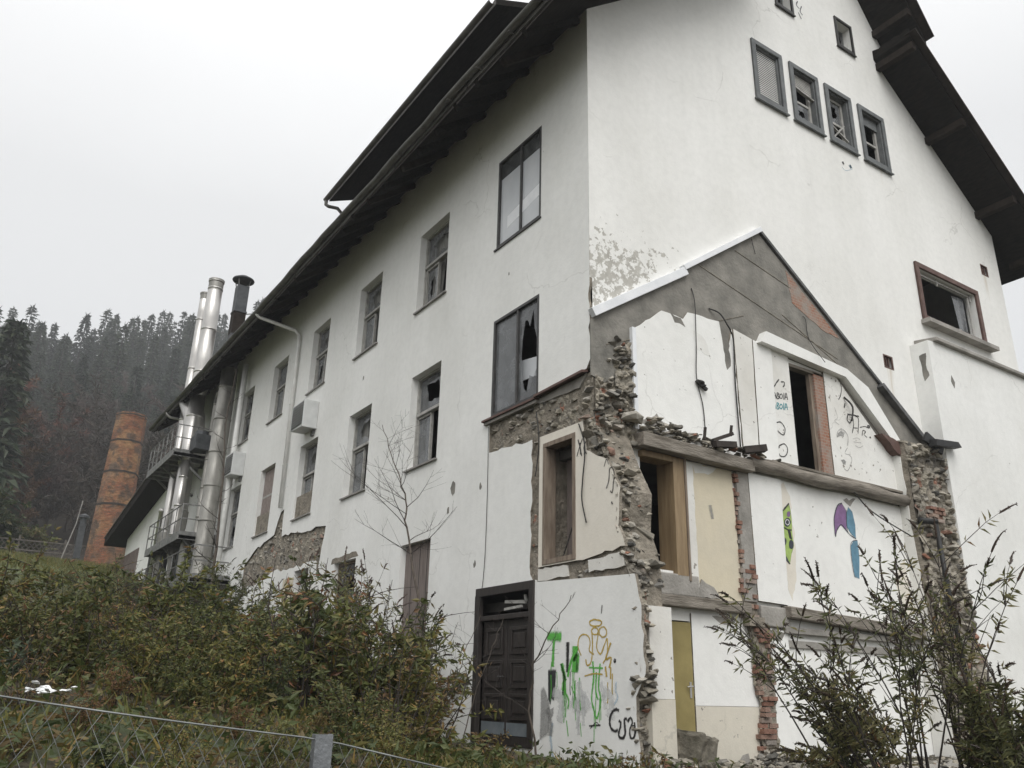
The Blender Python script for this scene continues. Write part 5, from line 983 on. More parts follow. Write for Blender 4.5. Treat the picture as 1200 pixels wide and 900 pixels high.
cable([FG(5.32, 8.08, .03), FG(5.36, 8.0, .06), FG(5.42, 7.6, .05), FG(5.48, 7.06, .3)], .007, 'thin cable hanging from a hole in the bare cement gable')
cable([FG(3.97, 9.5, .03), FG(3.99, 9.2, .06), FG(4.06, 9.05, .04)], .007, 'short pale wire below the peak of the bare cement gable')
cable([FG(6.3, 6.6, .06), FG(6.42, 6.4, .14), FG(6.36, 6.1, .12)], .018, 'short curved cable under the sloping white ceiling edge')
cable([FL(2.9, 5.5, .03), FL(2.88, 4.2, .02), FL(2.9, 3.0, .02), FL(3.02, 2.2, .03), FL(2.98, 1.9, .05)], .006, 'long thin cable running down the white wall above the entrance door')
cable([FL(1.42, 5.4, .02), FL(1.33, 4.9, .02), FL(1.40, 4.45, .01), FL(1.44, 4.3, .01)], .010, 'bent cable over the rubble beside the empty window frame')
cable([FL(.28, 4.9, .02), FL(.12, 4.5, .03), FL(.18, 4.0, .03), FL(.2, 3.7, .03), FL(.1, 3.35, .03)], .011, 'frayed cable bundle on the cream plaster beside the empty window frame')
cable([FG(5.9, 4.6, .30), FG(6.6, 4.35, .16), FG(7.55, 3.98, .3)], .013, 'stretched cable under the round log across the white wall')
mb = MB(); mb.tube([FG(8.0, 4.25, .55), FG(8.02, 3.0, .58), FG(8.1, .3, .68)], .045, 8); mb.tube([FG(7.7, 4.3, .4), FG(8.02, 4.28, .56)], .06, 8)
tag(mb.build('drain_pipe', M['black'], smooth=True), 'black drain pipe leaning down the right hand rubble stub', 'pipe')

# ---------------------------------------------------------------- wall mounted vent boxes
def vent_box(u, v, lab):
    e_ = empty('vent_box', FL(u, v, 0), lab, 'vent box', 'vent boxes on the long white wall'); w_, h_, dp = .95, .80, .42
    fr = lambda a, b, d=0: V((-d, a, b))
    mb = MB(); mb.hexa([fr(0, 0, .003), fr(w_, .06, .003), fr(w_, h_, .003), fr(0, h_, .003), fr(0, 0, dp), fr(w_, .06, dp), fr(w_, h_, dp), fr(0, h_, dp)]); mb.build('housing', M['vent_box'], e_, bevel=.012)
    mb = MB(); [mb.hexa([fr(.06, z, dp+.002), fr(w_-.06, z, dp+.002), fr(w_-.06, z+.012, dp+.002), fr(.06, z+.012, dp+.002), fr(.06, z-.03, dp+.04), fr(w_-.06, z-.03, dp+.04), fr(w_-.06, z-.018, dp+.04), fr(.06, z-.018, dp+.04)]) for z in [.14+.075*k for k in range(8)]]
    mb.build('louvre', M['vent_box'], e_); mb = MB(); mb.box(fr, .05, w_-.05, .08, h_-.05, dp, dp+.003); mb.build('louvre_back', M['frame_dark'], e_)
    mb = MB(); mb.box(fr, .12, .3, -.16, .0, .003, .06); mb.build('bracket', M['rail'], e_)
vent_box(12.0, 7.72, 'pale grey louvred vent box just right of the white downpipe'); vent_box(18.75, 7.72, 'pale grey louvred vent box beside the dull duct, left of the white downpipe')
# ---------------------------------------------------------------- exhaust stacks, ducts and steel platforms at the far end of the long wall
def ring_prof(r, z0, z1, step, lip=.015):
    p = []; z = z0
    while z < z1-.3: p += [(r, z), (r, z+.03), (r+lip, z+.032), (r+lip, z+.09), (r, z+.092)]; z += step
    return p+[(r, z1)]
e_ = empty('exhaust_stack', (-.72, 24.4, 3), 'thick shiny steel exhaust stack, the tallest of the pipes above the eave', 'exhaust stack')
mb = MB(); mb.lathe((0, 0, 0), [(.30, 4.2)]+ring_prof(.30, 4.3, 14.2, 1.9)+[(.315, 14.15), (.33, 14.2), (.315, 14.22)], 24, cap=False); mb.build('pipe', M['stainless'], e_, smooth=True)
mb = MB(); mb.lathe((0, 0, 0), [(.28, 12.0), (.305, 14.2), (.33, 14.2), (.33, 14.28), (.30, 14.28), (.28, 12.1)], 24, cap=False); mb.build('rim', M['galv'], e_)
mb = MB(); mb.lathe((0, 0, 0), [(.08, 1.1), (.10, 2.2), (.34, 3.7), (.36, 4.3)], 20, cap=False); mb.build('cone', M['galv'], e_, smooth=True)
mb = MB(); mb.tube([(0, -.3, 9.3), (0, -.1, 9.3)], .3, 14); mb.tube([(.1, .1, 6.2), (.1, .1, 7.2), (.06, .3, 8.2), (-.1, .9, 9.0)], .42, 16); mb.build('elbow', M['stainless'], e_, smooth=True)
mb = MB(); mb.bar((0, .0, 12.0), (1.9, -2.4, 11.0), .03, .03); mb.bar((0, .0, 10.0), (2.0, -2.0, 9.4), .03, .03); mb.build('stay', M['rail'], e_)
e_ = empty('exhaust_stack', (-.74, 26.15, 3), 'thinner steel exhaust stack partly hidden behind the thick shiny one', 'exhaust stack')
mb = MB(); mb.lathe((0, 0, 0), [(.21, 3.6)]+ring_prof(.21, 3.8, 14.3, 2.3), 18, cap=False); mb.build('pipe', M['stainless'], e_, smooth=True)
mb = MB(); mb.lathe((0, 0, 0), [(.19, 13), (.215, 14.3), (.24, 14.3), (.24, 14.36), (.21, 14.36)], 18, cap=False); mb.build('rim', M['galv'], e_)
mb = MB(); mb.lathe((0, 0, 0), [(.10, 1.2), (.10, 2.2), (.30, 3.2), (.30, 3.7)], 16, cap=False); mb.build('cone', M['galv'], e_, smooth=True)
e_ = empty('vent_duct', (-.42, 21.0, 3), 'dull grey round duct on the white wall with dark capped top above the eave', 'duct')
mb = MB(); mb.lathe((0, 0, 0), [(.30, -.3)]+ring_prof(.30, .9, 9.2, 1.25), 20, cap=False); mb.build('pipe', M['galv'], e_, smooth=True)
mb = MB(); mb.box(FW, -.22, .22, -.22, .22, 9.2, 12.65); mb.box(FW, -.25, .25, -.25, .25, 11.5, 11.58); mb.build('chimney_top', M['dark_metal'], e_, bevel=.01)
mb = MB(); mb.box(FW, -.225, .225, -.225, .225, 10.6, 11.49); mb.build('rusty_band', M['purlin'], e_)
mb = MB(); mb.lathe((0, 0, 0), [(.02, 12.95), (.40, 12.90), (.42, 12.94), (.40, 12.98), (.2, 13.10), (.02, 13.15)], 24); mb.build('cap', M['dark_metal'], e_, smooth=False)
mb = MB(); [mb.bar((a, b, 12.6), (a*1.3, b*1.3, 12.95), .03, .03) for a in (-.18, .18) for b in (-.18, .18)]; mb.bar((.2, 0, 11.54), (2.4, -1.2, 11.9), .03, .03); mb.bar((.2, 0, 11.3), (1.6, -.9, 10.2), .025, .025); mb.build('stay', M['rail'], e_)
mb = MB(); mb.tube([(-.2, 19.6, 2.5), (-.2, 19.6, 12.0)], .10, 10); tag(mb.build('drain_pipe', M['pipe_white'], smooth=True), 'slim pale pipe on the wall just right of the dull grey duct', 'pipe')
mb = MB(); mb.lathe((-.55, 28.4, 0), [(.17, 4.6), (.17, 7.9), (.19, 7.91), (.19, 8.05), (.17, 8.06)], 14); mb.lathe((-.55, 28.4, 0), [(.17, 4.6), (.05, 4.2)], 14); tag(mb.build('exhaust_stack', M['stainless'], smooth=True), 'short steel pipe standing in front of the white lower wing', 'exhaust stack')
def platform(y0, y1, xo, z, rail, lab, br=True):
    e_ = empty('steel_platform', (0, y0, z), lab, 'platform', 'steel platforms at the pipes')
    mb = MB(); mb.box(FW, xo, -.02, 0, y1-y0, -.04, 0); [mb.box(FW, xo, -.02, k*(y1-y0)/6-.03, k*(y1-y0)/6+.03, -.16, -.041) for k in range(7)]; mb.box(FW, xo-.03, xo, 0, y1-y0, -.18, .10); mb.box(FW, xo, -.02, -.03, 0, -.18, .10); mb.build('floor', M['rail'], e_)
    mb = MB(); n = 6
    for k in range(n+1):
        y = (y1-y0)*k/n; mb.tube([(xo, y, 0), (xo, y, rail)], .022, 6)
    for h in (rail, rail*.52): mb.tube([(-.1, 0, h), (xo, 0, h), (xo, y1-y0, h), (-.1, y1-y0, h)], .022, 6)
    mb.tube([(xo*.5, 0, 0), (xo*.5, 0, rail)], .022, 6); mb.build('railing', M['rail'], e_)
    if br:
        for y in (.3, (y1-y0)*.55, (y1-y0)-.3): 
            mb = MB(); mb.bar((xo*.85, y, -.1), (-.02, y, -1.1), .08, .08); mb.build('bracket', M['rail'], e_)
    return e_
platform(23.2, 28.0, -1.5, 9.35, 1.05, 'upper steel platform with railing just under the eave')
platform(21.2, 26.8, -1.25, 5.95, 1.05, 'middle steel platform with railing around the duct cones')
platform(18.6, 27.6, -1.25, 4.25, 1.0, 'lowest steel platform with railing just above the bushes', False)
mb = MB(); mb.box(FW, -.95, -.35, 22.4, 23.3, 9.36, 9.95); mb.lathe((-.65, 22.8, 9.95), [(.3, 0), (.25, .2)], 14); tag(mb.build('fan_housing', M['dark_metal'], bevel=.02), 'dark fan housing standing on the upper steel platform', 'fan housing')
for i, (x, y, z0, z1, r, m_, lab) in enumerate(((-.35, 22.6, 5.5, 11.6, .12, 'galv', 'slender dull pipe between the shiny stacks and the grey duct'), (-.95, 23.5, 6.0, 9.2, .16, 'stainless', 'short shiny pipe below the upper steel platform'), (-.35, 26.9, 5.9, 11.3, .14, 'stainless', 'slim shiny pipe at the far end of the upper steel platform'))):
    mb = MB(); mb.lathe((x, y, 0), [(r, z0)]+ring_prof(r, z0+.2, z1, 1.1, .012), 14); mb.tube([(x, y, z1-.15), (x, y-.05, z1+.1), (x+.15, y-.2, z1+.22), (-.02, y-.4, z1+.25)], r*.95, 10); tag(mb.build('exhaust_pipe', M[m_], smooth=True), lab, 'pipe')
for i, (y, z0, z1, r, x) in enumerate(((22.1, 4.4, 5.9, .16, -.8), (23.0, 4.5, 5.7, .13, -.7), (24.6, 4.4, 6.0, .18, -.6), (25.6, 4.4, 5.8, .14, -.75))):
    mb = MB(); mb.lathe((x, y, 0), [(.05, z0), (r, z0+.3), (r, z1), (r*.6, z1+.12)], 12); tag(mb.build('filter_pot', M['dark_metal'] if i % 2 else M['galv'], smooth=False), 'small filter pot hanging under the middle steel platform', 'filter pot', 'filter pots below the middle platform')

# ---------------------------------------------------------------- lower wing behind, brick chimney, far fence
W_ = empty('low_wing', (0, 29.2, 0), 'low white wing with a dark sloping roof behind the steel pipes', 'building')
fr = lambda u, v, d=0: V((-d, u, v))
mb = MB(); mb.prism(fr, [(0, 2), (0, 9.9), (10.6, 8.35), (10.6, 2)], 0, -8); mb.build('wall', M['plaster_side'], W_)
mb = MB(); mb.prism(fr, [(-.1, 9.95), (-.1, 10.35), (12.2, 8.5), (12.2, 8.1)], .9, -8.5); mb.build('roof', M['dark_wood'], W_)
mb = MB(); mb.prism(fr, [(-.05, 10.36), (-.05, 10.42), (12.3, 8.57), (12.3, 8.5)], .95, -8.6); mb.build('roof_tiles', M['tile'], W_)
mb = MB(); mb.box(fr, 6.6, 10.4, 4.5, 7.4, .0, .03); [mb.box(fr, 6.6+.28*k, 6.63+.28*k, 4.5, 7.4, .03, .06) for k in range(14)]; mb.build('shed_door', M['board_grey'], W_)
mb = MB(); frame_bars(mb, fr, 2.2, 3.6, 5.4, 7.0, .08, .0, .03); o = mb.build('window', M['frame_dark'], W_); q = MB(); q.box(fr, 2.28, 3.52, 5.48, 6.92, .005, .012); q.build('pane', M['frame_dark'], o)
e_ = empty('brick_chimney', (.50, 50.5, 8.0), 'round red brick factory chimney with iron bands at the forest edge', 'chimney')
mb = MB(); mb.lathe((0, 0, 0), [(1.22, 0), (1.17, 2.0), (1.10, 5.0), (1.02, 8.0), (.97, 10.0), (1.0, 10.02), (.98, 10.28), (.72, 10.32), (.68, 9.8)], 8, cap=False); mb.build('shaft', M['chimney'], e_)
for z, r in ((3.9, 1.13), (6.1, 1.07), (8.25, 1.01), (10.05, .975)):
    mb = MB(); mb.lathe((0, 0, 0), [(r-.02, z), (r+.02, z), (r+.02, z+.13), (r-.02, z+.13)], 8, cap=False); mb.build('band', M['bark_dark'], e_)
mb = MB(); mb.tube([(-.6, 0, -1), (.0, 0, 2.1), (.12, 0, 3.6)], .035, 6); tag(mb.build('leaning_pole', M['sill']), 'thin pale pole leaning at the foot of the brick chimney', 'pole'); bpy.data.objects['leaning_pole'].location = (-1.6, 50.0, 8.4)
mb = MB(); mb.box(FW, -.2, .2, -.2, .2, 0, 2.3); mb.lathe((0, 0, 2.3), [(.2, 0), (.2, .4), (.36, .45), (.36, .6), (.05, .75)], 12); o = mb.build('roof_ventilator', M['dark_metal']); o.location = (-.75, 54.5, 8.9); tag(o, 'dark ventilator shed behind the brick chimney', 'ventilator')
e_ = empty('lattice_fence', (-8, 56, 8), 'long brown lattice fence across the grassy slope at the forest edge', 'fence')
mb = MB(); x = -14.0
while x < 8.6:
    z = gz(x, 56)-8; mb.bar((x, 0, z-.1), (x+1.3, 0, z+1.35), .03, .05, (0, 1, 0)); mb.bar((x+1.3, .03, z-.1), (x, .03, z+1.35), .03, .05, (0, 1, 0)); x += .32
[mb.bar((-14, -.02, gz(0, 56)-8+h), (9.8, -.02, gz(0, 56)-8+h), .05, .08) for h in (.0, .65, 1.3)]
mb.build('lattice', M['lattice'], e_)
for x in (-13, -10.2, -7.4, -4.6, -1.8, 1.0, 3.8, 6.6): mb = MB(); mb.bar((x, .06, gz(0, 56)-8.2), (x, .06, gz(0, 56)-8+1.6), .12, .12); mb.build('post', M['lattice'], e_)

# ---------------------------------------------------------------- chain link fence in front
F0, F1, F2 = V((-7.95, -7.16, 1.06)), V((-6.70, -7.25, .885)), V((-5.2, -7.45, .60))
e_ = empty('chain_link_fence', tuple(F1-V((0, 0, 1.4))), 'sagging galvanised chain link fence in the left foreground', 'fence')
def fp(s, h):   # s in metres along from F0; h below the top wire
    L1 = (F1-F0).length; a, b, q = (F0, F1, s/L1) if s <= L1 else (F1, F2, (s-L1)/(F2-F1).length)
    p = a+(b-a)*q; sag = .012*math.sin(PI*min(1, q))
    return V((p.x, p.y, p.z-h-sag))-e_.location
LT = (F1-F0).length+(F2-F1).length; HM = 1.15; CS = .062
mb = MB()
s = -HM
while s < LT:
    for dr in (1, -1):
        pts = []; n = int(HM/(CS/2))
        for k in range(n+1):
            h = k*CS*.62; ss = s+(k*CS*.36 if dr == 1 else HM*.0-k*CS*.36+.35)
            if 0 <= ss <= LT: pts.append(fp(ss, h)+V((0, .003*dr*(1 if k % 2 else -1), 0)))
        if len(pts) > 2: mb.tube(pts, .0008, 4, cap=False)
    s += CS*.72
mb.build('mesh', M['wire'], e_)
mb = MB(); mb.tube([fp(k*LT/30, 0) for k in range(31)], .0022, 5); mb.tube([fp(k*LT/30, .55) for k in range(31)], .0018, 5); mb.build('top_wire', M['wire'], e_)
for i, f in enumerate((F1, F2)):
    mb = MB(); b = f-e_.location; ax = (F1-F0).normalized(); ax.z = 0; ax.normalize(); fr = lambda u, v, d=0: b+V((ax.x*u+ax.y*d, ax.y*u-ax.x*d, v))
    mb.box(fr, -.022, .022, -1.5, .012, .006, .010); mb.box(fr, -.022, -.018, -1.5, .012, -.02, .0055); mb.box(fr, .018, .022, -1.5, .012, -.02, .0055); mb.build('post', M['gpost'], e_)
# boulder, litter, asphalt lump
rb = random.Random(8); bm = bmesh.new(); bmesh.ops.create_icosphere(bm, subdivisions=4, radius=1)
for v in bm.verts:
    c = v.co; q = V((abs(c.x)**.4*(1 if c.x > 0 else -1), abs(c.y)**.4*(1 if c.y > 0 else -1), abs(c.z)**.45*(1 if c.z > 0 else -1)))
    q *= .80+.26*mnoise.noise(c*1.4+V((3, 1, 2)))+.09*mnoise.noise(c*4)+.03*mnoise.noise(c*11); v.co = V((q.x*.30, q.y*.29, q.z*.29))
me = bpy.data.meshes.new('boulder'); bm.to_mesh(me); bm.free(); me.materials.append(M['boulder']); o = bpy.data.objects.new('boulder', me); COL.objects.link(o); o.location = (1.02, -.80, .36); o.rotation_euler = (.12, .16, .35)
tag(o, 'mossy lump of broken masonry lying before the olive door', 'boulder')
def lump(name, loc, sz, m, lab, cat, seed, n=18):
    R = random.Random(seed); mb = MB()
    for _ in range(n): stone(mb, (R.uniform(-1, 1)*sz[0], R.uniform(-1, 1)*sz[1], R.uniform(0, 1)*sz[2]), R.uniform(.3, .6)*max(sz[2], .06), R, flat=.4)
    o = mb.build(name, m); o.location = loc; return tag(o, lab, cat)
lump('litter_heap', (-6.78, -2.4, gz(-6.78, -2.4)+.40), (.16, .14, .07), M['litter'], 'scrap of white plastic litter caught in the weeds left of the shrubs', 'litter', 3, 14)
lump('rubble_heap', (-7.45, -4.2, gz(-7.4, -4.2)), (.5, .6, .2), M['asphalt'], 'grey broken asphalt heap behind the chain link fence at the far left', 'rubble', 4, 40)

# ---------------------------------------------------------------- vegetation
def leaf(mb, p, d, ln, wd, R, mi=0, fold=.25):
    d = d.normalized(); sd_ = d.cross(V((R.gauss(0, 1), R.gauss(0, 1), R.gauss(0, 1)+.6)))
    if sd_.length < 1e-3: return
    sd_.normalize(); nn = sd_.cross(d); a = p+d*ln*.42+nn*ln*fold*.12; tip = p+d*ln-nn*ln*fold*.5
    mb.add([p, a+sd_*wd/2, tip, a-sd_*wd/2], [(0, 1, 2), (0, 2, 3)], mi)
def curve_pts(p, d, ln, n, R, droop=.3, wob=.12):
    P = [V(p)]; d = d.normalized()
    for i in range(n):
        d = (d+V((R.gauss(0, wob), R.gauss(0, wob), R.gauss(0, wob*.6)-droop*(i/n)**1.5*.5))).normalized(); P.append(P[-1]+d*ln/n)
    return P
def shrub_mesh(seed, H, spread, nst, nleaf, ll, lw, side=5, droop=.35):
    R = random.Random(seed); st = MB(); lf = MB()
    for i in range(nst):
        a = R.uniform(0, 2*PI); tilt = R.uniform(.05, spread); d = V((math.cos(a)*tilt, math.sin(a)*tilt, 1)); h = H*R.uniform(.55, 1.05)
        P = curve_pts((R.uniform(-.2, .2), R.uniform(-.2, .2), -.1), d, h, 7, R, droop)
        st.tube(P, [.011*(1-k/9) for k in range(8)], 4, cap=False)
        br = [P[2:]]
        for _ in range(side):
            k = R.randrange(1, 7); b = curve_pts(P[k], V((R.gauss(0, 1), R.gauss(0, 1), R.uniform(0, 1.0))), h*R.uniform(.2, .45), 4, R, droop); st.tube(b, [.006, .005, .004, .003, .002], 3, cap=False); br.append(b)
        for _ in range(nleaf):
            b = R.choice(br); k = R.randrange(len(b)-1); q = b[k].lerp(b[k+1], R.random()); ax = (b[k+1]-b[k]).normalized()
            leaf(lf, q, ax*.5+V((R.gauss(0, .8), R.gauss(0, .8), R.gauss(0, .5)-.15)), ll*R.uniform(.6, 1.3), lw*R.uniform(.7, 1.2), R)
    return st, lf
def proto(name, st, lf, sm, lm, leafname='foliage', stemname='stems'):
    e_ = empty(name); st.build(stemname, sm, e_, recalc=False); lf.build(leafname, lm, e_, recalc=False); return e_
KINDS = [('leafy_shrub', 'olive green leafy shrub in the overgrown bank beside the white building', 'leaf_olive', (1.5, .55, 9, 210, .08, .026), 2),
         ('leafy_shrub', 'dark green leafy shrub in the overgrown bank beside the white building', 'leaf_dark', (1.6, .5, 9, 220, .085, .034), 2),
         ('weed_clump', 'brown autumn weed clump in the overgrown bank beside the white building', 'leaf_brown', (1.25, .5, 10, 150, .075, .022), 2),
         ('dry_stalks', 'clump of tall dry stalks sticking out of the overgrown bank beside the white building', 'leaf_brown', (1.7, .35, 13, 26, .08, .020), 2),
         ('weed_clump', 'silvery green broad leaved weed in the overgrown bank beside the white building', 'leaf_silver', (.75, .9, 7, 60, .16, .05), 1)]
PR = []
for i, (nm, lab, lm, (H, sp, ns, nl, ll, lw), cnt) in enumerate(KINDS):
    for j in range(cnt):
        st, lf = shrub_mesh(300+i*10+j, H, sp, ns, int(nl*(1-.3*j)), ll*(1+.25*j), lw*(1+.35*j), 3 if nm == 'dry_stalks' else 5, .12 if nm == 'dry_stalks' else .35); e_ = proto(nm, st, lf, M['bark_dark'], M[lm]); tag(e_, lab, 'shrub' if 'shrub' in nm else 'weed', lab.split(' beside the')[0].replace(' in the overgrown bank', '').replace(' of the overgrown bank', '')+', repeated over the bank'); PR.append((i, e_))
R = random.Random(11); used = set()
def place(kind, x, y, s, rz=None, sz=1):
    pr = R.choice([q for q in PR if q[0] == kind])[1]
    o = pr if pr.name not in used else copy_tree(pr); used.add(pr.name)
    o.location = (x, y, gz(x, y)-.05); o.rotation_euler = (R.uniform(-.08, .08), R.uniform(-.08, .08), R.uniform(0, 6.28)); o.scale = (s, s, s*sz)
spots = []
tries = 0
while len(spots) < 260 and tries < 20000:
    tries += 1
    y = -5.4+33*R.random()**1.7; x = R.uniform(-9.6, -.55)
    if y < 1.5 and x > -1.6-(-y+1.5)*.62: continue          # the worn strip before the door and the corner stays open
    if y < -3.6 and x < -6.9: continue
    dmin = .44+.016*max(0, y)
    if any((x-a)**2+(y-b)**2 < dmin*dmin for a, b in spots): continue
    spots.append((x, y))
for x, y in spots:
    k = R.choices((0, 1, 2, 3, 4), (4.2, 4.2, 2.6 if not (x > -3.2 and y < 2.5) else 9, 2.2, .9 if y < 2 else .1))[0]
    near = min(1, max(.55, (y+8.0)/9)); hf = 1.15 if x > -4 else (.95 if y > 2 else .75)
    if y < -1: hf *= .72+.15*(x > -4.5)
    place(k, x, y, near*hf*R.uniform(.75, 1.25)*((.62 if x < -2.4 else .8) if y > 9 else 1)*(.62 if x < -3.6 and y > 4 else 1))
# low cover between the shrubs
mb = MB()
for _ in range(46000):
    y = -7.2+20*R.random()**1.9; x = R.uniform(-9.5, .6)
    if x > -.9 and y > .3: continue
    p = V((x, y, gz(x, y)+.01)); g = R.random()
    if g < .35: leaf(mb, p, V((R.gauss(0, .5), R.gauss(0, .5), 1)), R.uniform(.08, .26), .009, R, 0)
    elif g < .75: leaf(mb, p+V((0, 0, R.uniform(0, .05))), V((R.gauss(0, 1), R.gauss(0, 1), R.uniform(-.1, .5))), R.uniform(.05, .12), .04, R, 2)
    else: leaf(mb, p+V((0, 0, R.uniform(0, .25))), V((R.gauss(0, 1), R.gauss(0, 1), R.uniform(.1, .8))), R.uniform(.06, .15), .05, R, 1)
tag(mb.build('ground_cover', [M['leaf_olive'], M['leaf_dark'], M['leaf_brown']], recalc=False), 'grass, weeds and fallen leaves covering the ground', None, None, 'stuff')
mb = MB()
for _ in range(16000):
    y = R.uniform(30, 58); x = R.uniform(-14, 2); p = V((x, y, gz(x, y))); leaf(mb, p, V((R.gauss(0, .5), R.gauss(0, .5), 1)), R.uniform(.1, .3), .03, R, 0)
tag(mb.build('hill_grass', [M['leaf_olive']], recalc=False), 'grass on the slope before the forest edge', None, None, 'stuff')

# buddleias: arching stems, narrow leaf pairs, dry brown flower spikes
def buddleia_mesh(seed, H, ns, lean=(0, 0), spread=.5, leafd=26, bush=True):
    R = random.Random(seed); st = MB(); lf = MB(); sp = MB()
    def spike(p, d, ln):
        P = curve_pts(p, d, ln, 5, R, .55, .06); sp.tube(P, [.010, .0125, .0115, .009, .006, .002], 5, cap=False)
        for _ in range(26):
            k = R.randrange(5); q = P[k].lerp(P[k+1], R.random()); leaf(sp, q, V((R.gauss(0, 1), R.gauss(0, 1), R.gauss(0, 1))), .026, .014, R)
    def leaves(P, n, s=1):
        for _ in range(n):
            k = R.randrange(len(P)-1); q = P[k].lerp(P[k+1], R.random()); ax = (P[k+1]-P[k]).normalized(); o = ax.orthogonal().normalized(); o = Matrix.Rotation(R.uniform(0, 6.28), 3, ax) @ o
            for sg in (1, -1): leaf(lf, q, o*sg*.8+ax*.6+V((0, 0, -.25)), R.uniform(.06, .14)*s, .022*s, R, 0, .5)
    for i in range(ns):
        a = R.uniform(0, 2*PI); tl = R.uniform(.05, spread); h = H*R.uniform(.6, 1.0)
        P = curve_pts((R.uniform(-.25, .25), R.uniform(-.25, .25), -.1), V((math.cos(a)*tl+lean[0], math.sin(a)*tl+lean[1], 1)), h, 9, R, .35, .06)
        st.tube(P, [.013*(1-k/12) for k in range(10)], 5, cap=False); leaves(P[4:], leafd); spike(P[-1], P[-1]-P[-2], R.uniform(.14, .3))
        for _ in range(6):
            k = R.randrange(4, 9); b = curve_pts(P[k], (P[k]-P[k-1]).normalized()+V((R.gauss(0, .6), R.gauss(0, .6), .1)), h*R.uniform(.12, .3), 5, R, .4, .08)
            st.tube(b, [.006, .005, .004, .004, .003, .002], 4, cap=False); leaves(b, int(leafd*.45))
            if R.random() < .85: spike(b[-1], b[-1]-b[-2], R.uniform(.08, .2))
    return st, lf, sp
def buddleia(seed, x, y, H, ns, lab, lean=(0, 0), spread=.5, leafd=26, grp='buddleia bushes with dry flower spikes'):
    e_ = empty('buddleia_bush', (x, y, gz(x, y)), lab, 'bush', grp); st, lf, sp = buddleia_mesh(seed, H, ns, lean, spread, leafd)
    st.build('stems', M['bark_dark'], e_, recalc=False); lf.build('foliage', M['leaf_bud'], e_, recalc=False); sp.build('flower_spikes', M['spike'], e_, recalc=False); return e_
buddleia(1, .70, -3.75, 2.7, 11, 'buddleia with dry spikes arching left across the purple and blue graffiti wall', (-.30, .20), .40, 10)
buddleia(2, 1.30, -4.35, 3.2, 8, 'tall upright buddleia before the plain white wall at the right edge', (.0, .0), .22, 10)
buddleia(3, .75, -4.0, 1.8, 11, 'low spreading buddleia at the bottom right before the brick pier', (-.36, .25), .42, 17)
buddleia(4, 1.35, -4.75, 1.6, 20, 'dense low buddleia in the bottom right corner', (.0, .0), .55, 30)
buddleia(10, 1.15, -3.9, 2.9, 9, 'buddleia reaching up before the right hand rubble stub', (-.05, .0), .35, 10)
buddleia(5, -2.1, 3.6, 2.9, 12, 'tall buddleia before the boarded ground floor window', (.0, .0), .35, 17)
buddleia(6, -1.8, 6.6, 2.9, 12, 'buddleia before the small ground floor window with the plank', (-.05, .0), .4, 18)
buddleia(7, -1.7, 10.0, 2.6, 13, 'buddleia below the stripped masonry patch', (-.05, 0), .5, 34)
buddleia(8, -1.7, 14.0, 2.6, 12, 'buddleia at the foot of the wall below the white downpipe', (0, 0), .5, 34)
buddleia(9, -2.3, 1.6, 2.1, 9, 'thin buddleia left of the entrance door with one drooping spike', (.25, -.1), .5, 16)
# leafy evergreen in front of the brick pier
st, lf = shrub_mesh(701, 1.35, .55, 14, 150, .075, .045, 6, .5); e_ = proto('leafy_shrub', st, lf, M['bark_dark'], M['leaf_dark']); e_.location = (2.0, -2.3, .15); e_.scale = (1.1, .9, .85); tag(e_, 'dark glossy shrub at the foot of the broken brick pier', 'shrub')
st, lf = shrub_mesh(702, .7, .8, 12, 60, .06, .03, 4, .6); e_ = proto('weed_clump', st, lf, M['bark_dark'], M['leaf_brown']); e_.location = (-1.1, .7, .1); tag(e_, 'dead brown weed clump left of the door step', 'weed')
st, lf = shrub_mesh(703, .55, .8, 10, 50, .06, .03, 4, .6); e_ = proto('weed_clump', st, lf, M['bark_dark'], M['leaf_brown']); e_.location = (-.7, -1.6, .05); tag(e_, 'dry weed clump below the green graffiti wall', 'weed')
# bare saplings
def twig_tree(P, r0, r1, nb, seed, bl=(.5, 1.4), up_=.35, sub=4, start=.35):
    R = random.Random(seed); mb = MB(); tw = MB(); n = len(P)-1; Q = []
    for i in range(n):
        for k in range(5): Q.append(V(P[i]).lerp(V(P[i+1]), k/5)+V((R.gauss(0, .012), R.gauss(0, .012), 0)))
    Q.append(V(P[-1])); mb.tube(Q, [r0+(r1-r0)*i/(len(Q)-1) for i in range(len(Q))], 7, cap=False)
    for i in range(nb):
        f = start+(1-start)*(i+R.random())/nb; k = min(len(Q)-2, int(f*(len(Q)-1))); a = R.uniform(0, 6.28); d = V((math.cos(a), math.sin(a), up_+R.uniform(0, .5)))
        ln = R.uniform(*bl)*(1.15-f*.7); b = curve_pts(Q[k], d, ln, 6, R, -.25, .1); rr = (r0+(r1-r0)*f)*.5
        tw.tube(b, [rr*(1-j/8) for j in range(7)], 4, cap=False)
        for _ in range(sub):
            j = R.randrange(1, 6); c = curve_pts(b[j], (b[j]-b[j-1]).normalized()+V((R.gauss(0, .6), R.gauss(0, .6), R.gauss(.2, .4))), ln*R.uniform(.2, .5), 4, R, -.2, .12); tw.tube(c, [max(.0018, rr*.4*(1-q/6)) for q in range(5)], 3, cap=False)
            if R.random() < .5: c2 = curve_pts(c[2], (c[2]-c[1]).normalized()+V((R.gauss(0, .7), R.gauss(0, .7), R.gauss(.1, .4))), ln*.2, 3, R, -.1, .12); tw.tube(c2, [.002, .002, .0018, .0015], 3, cap=False)
    return mb, tw
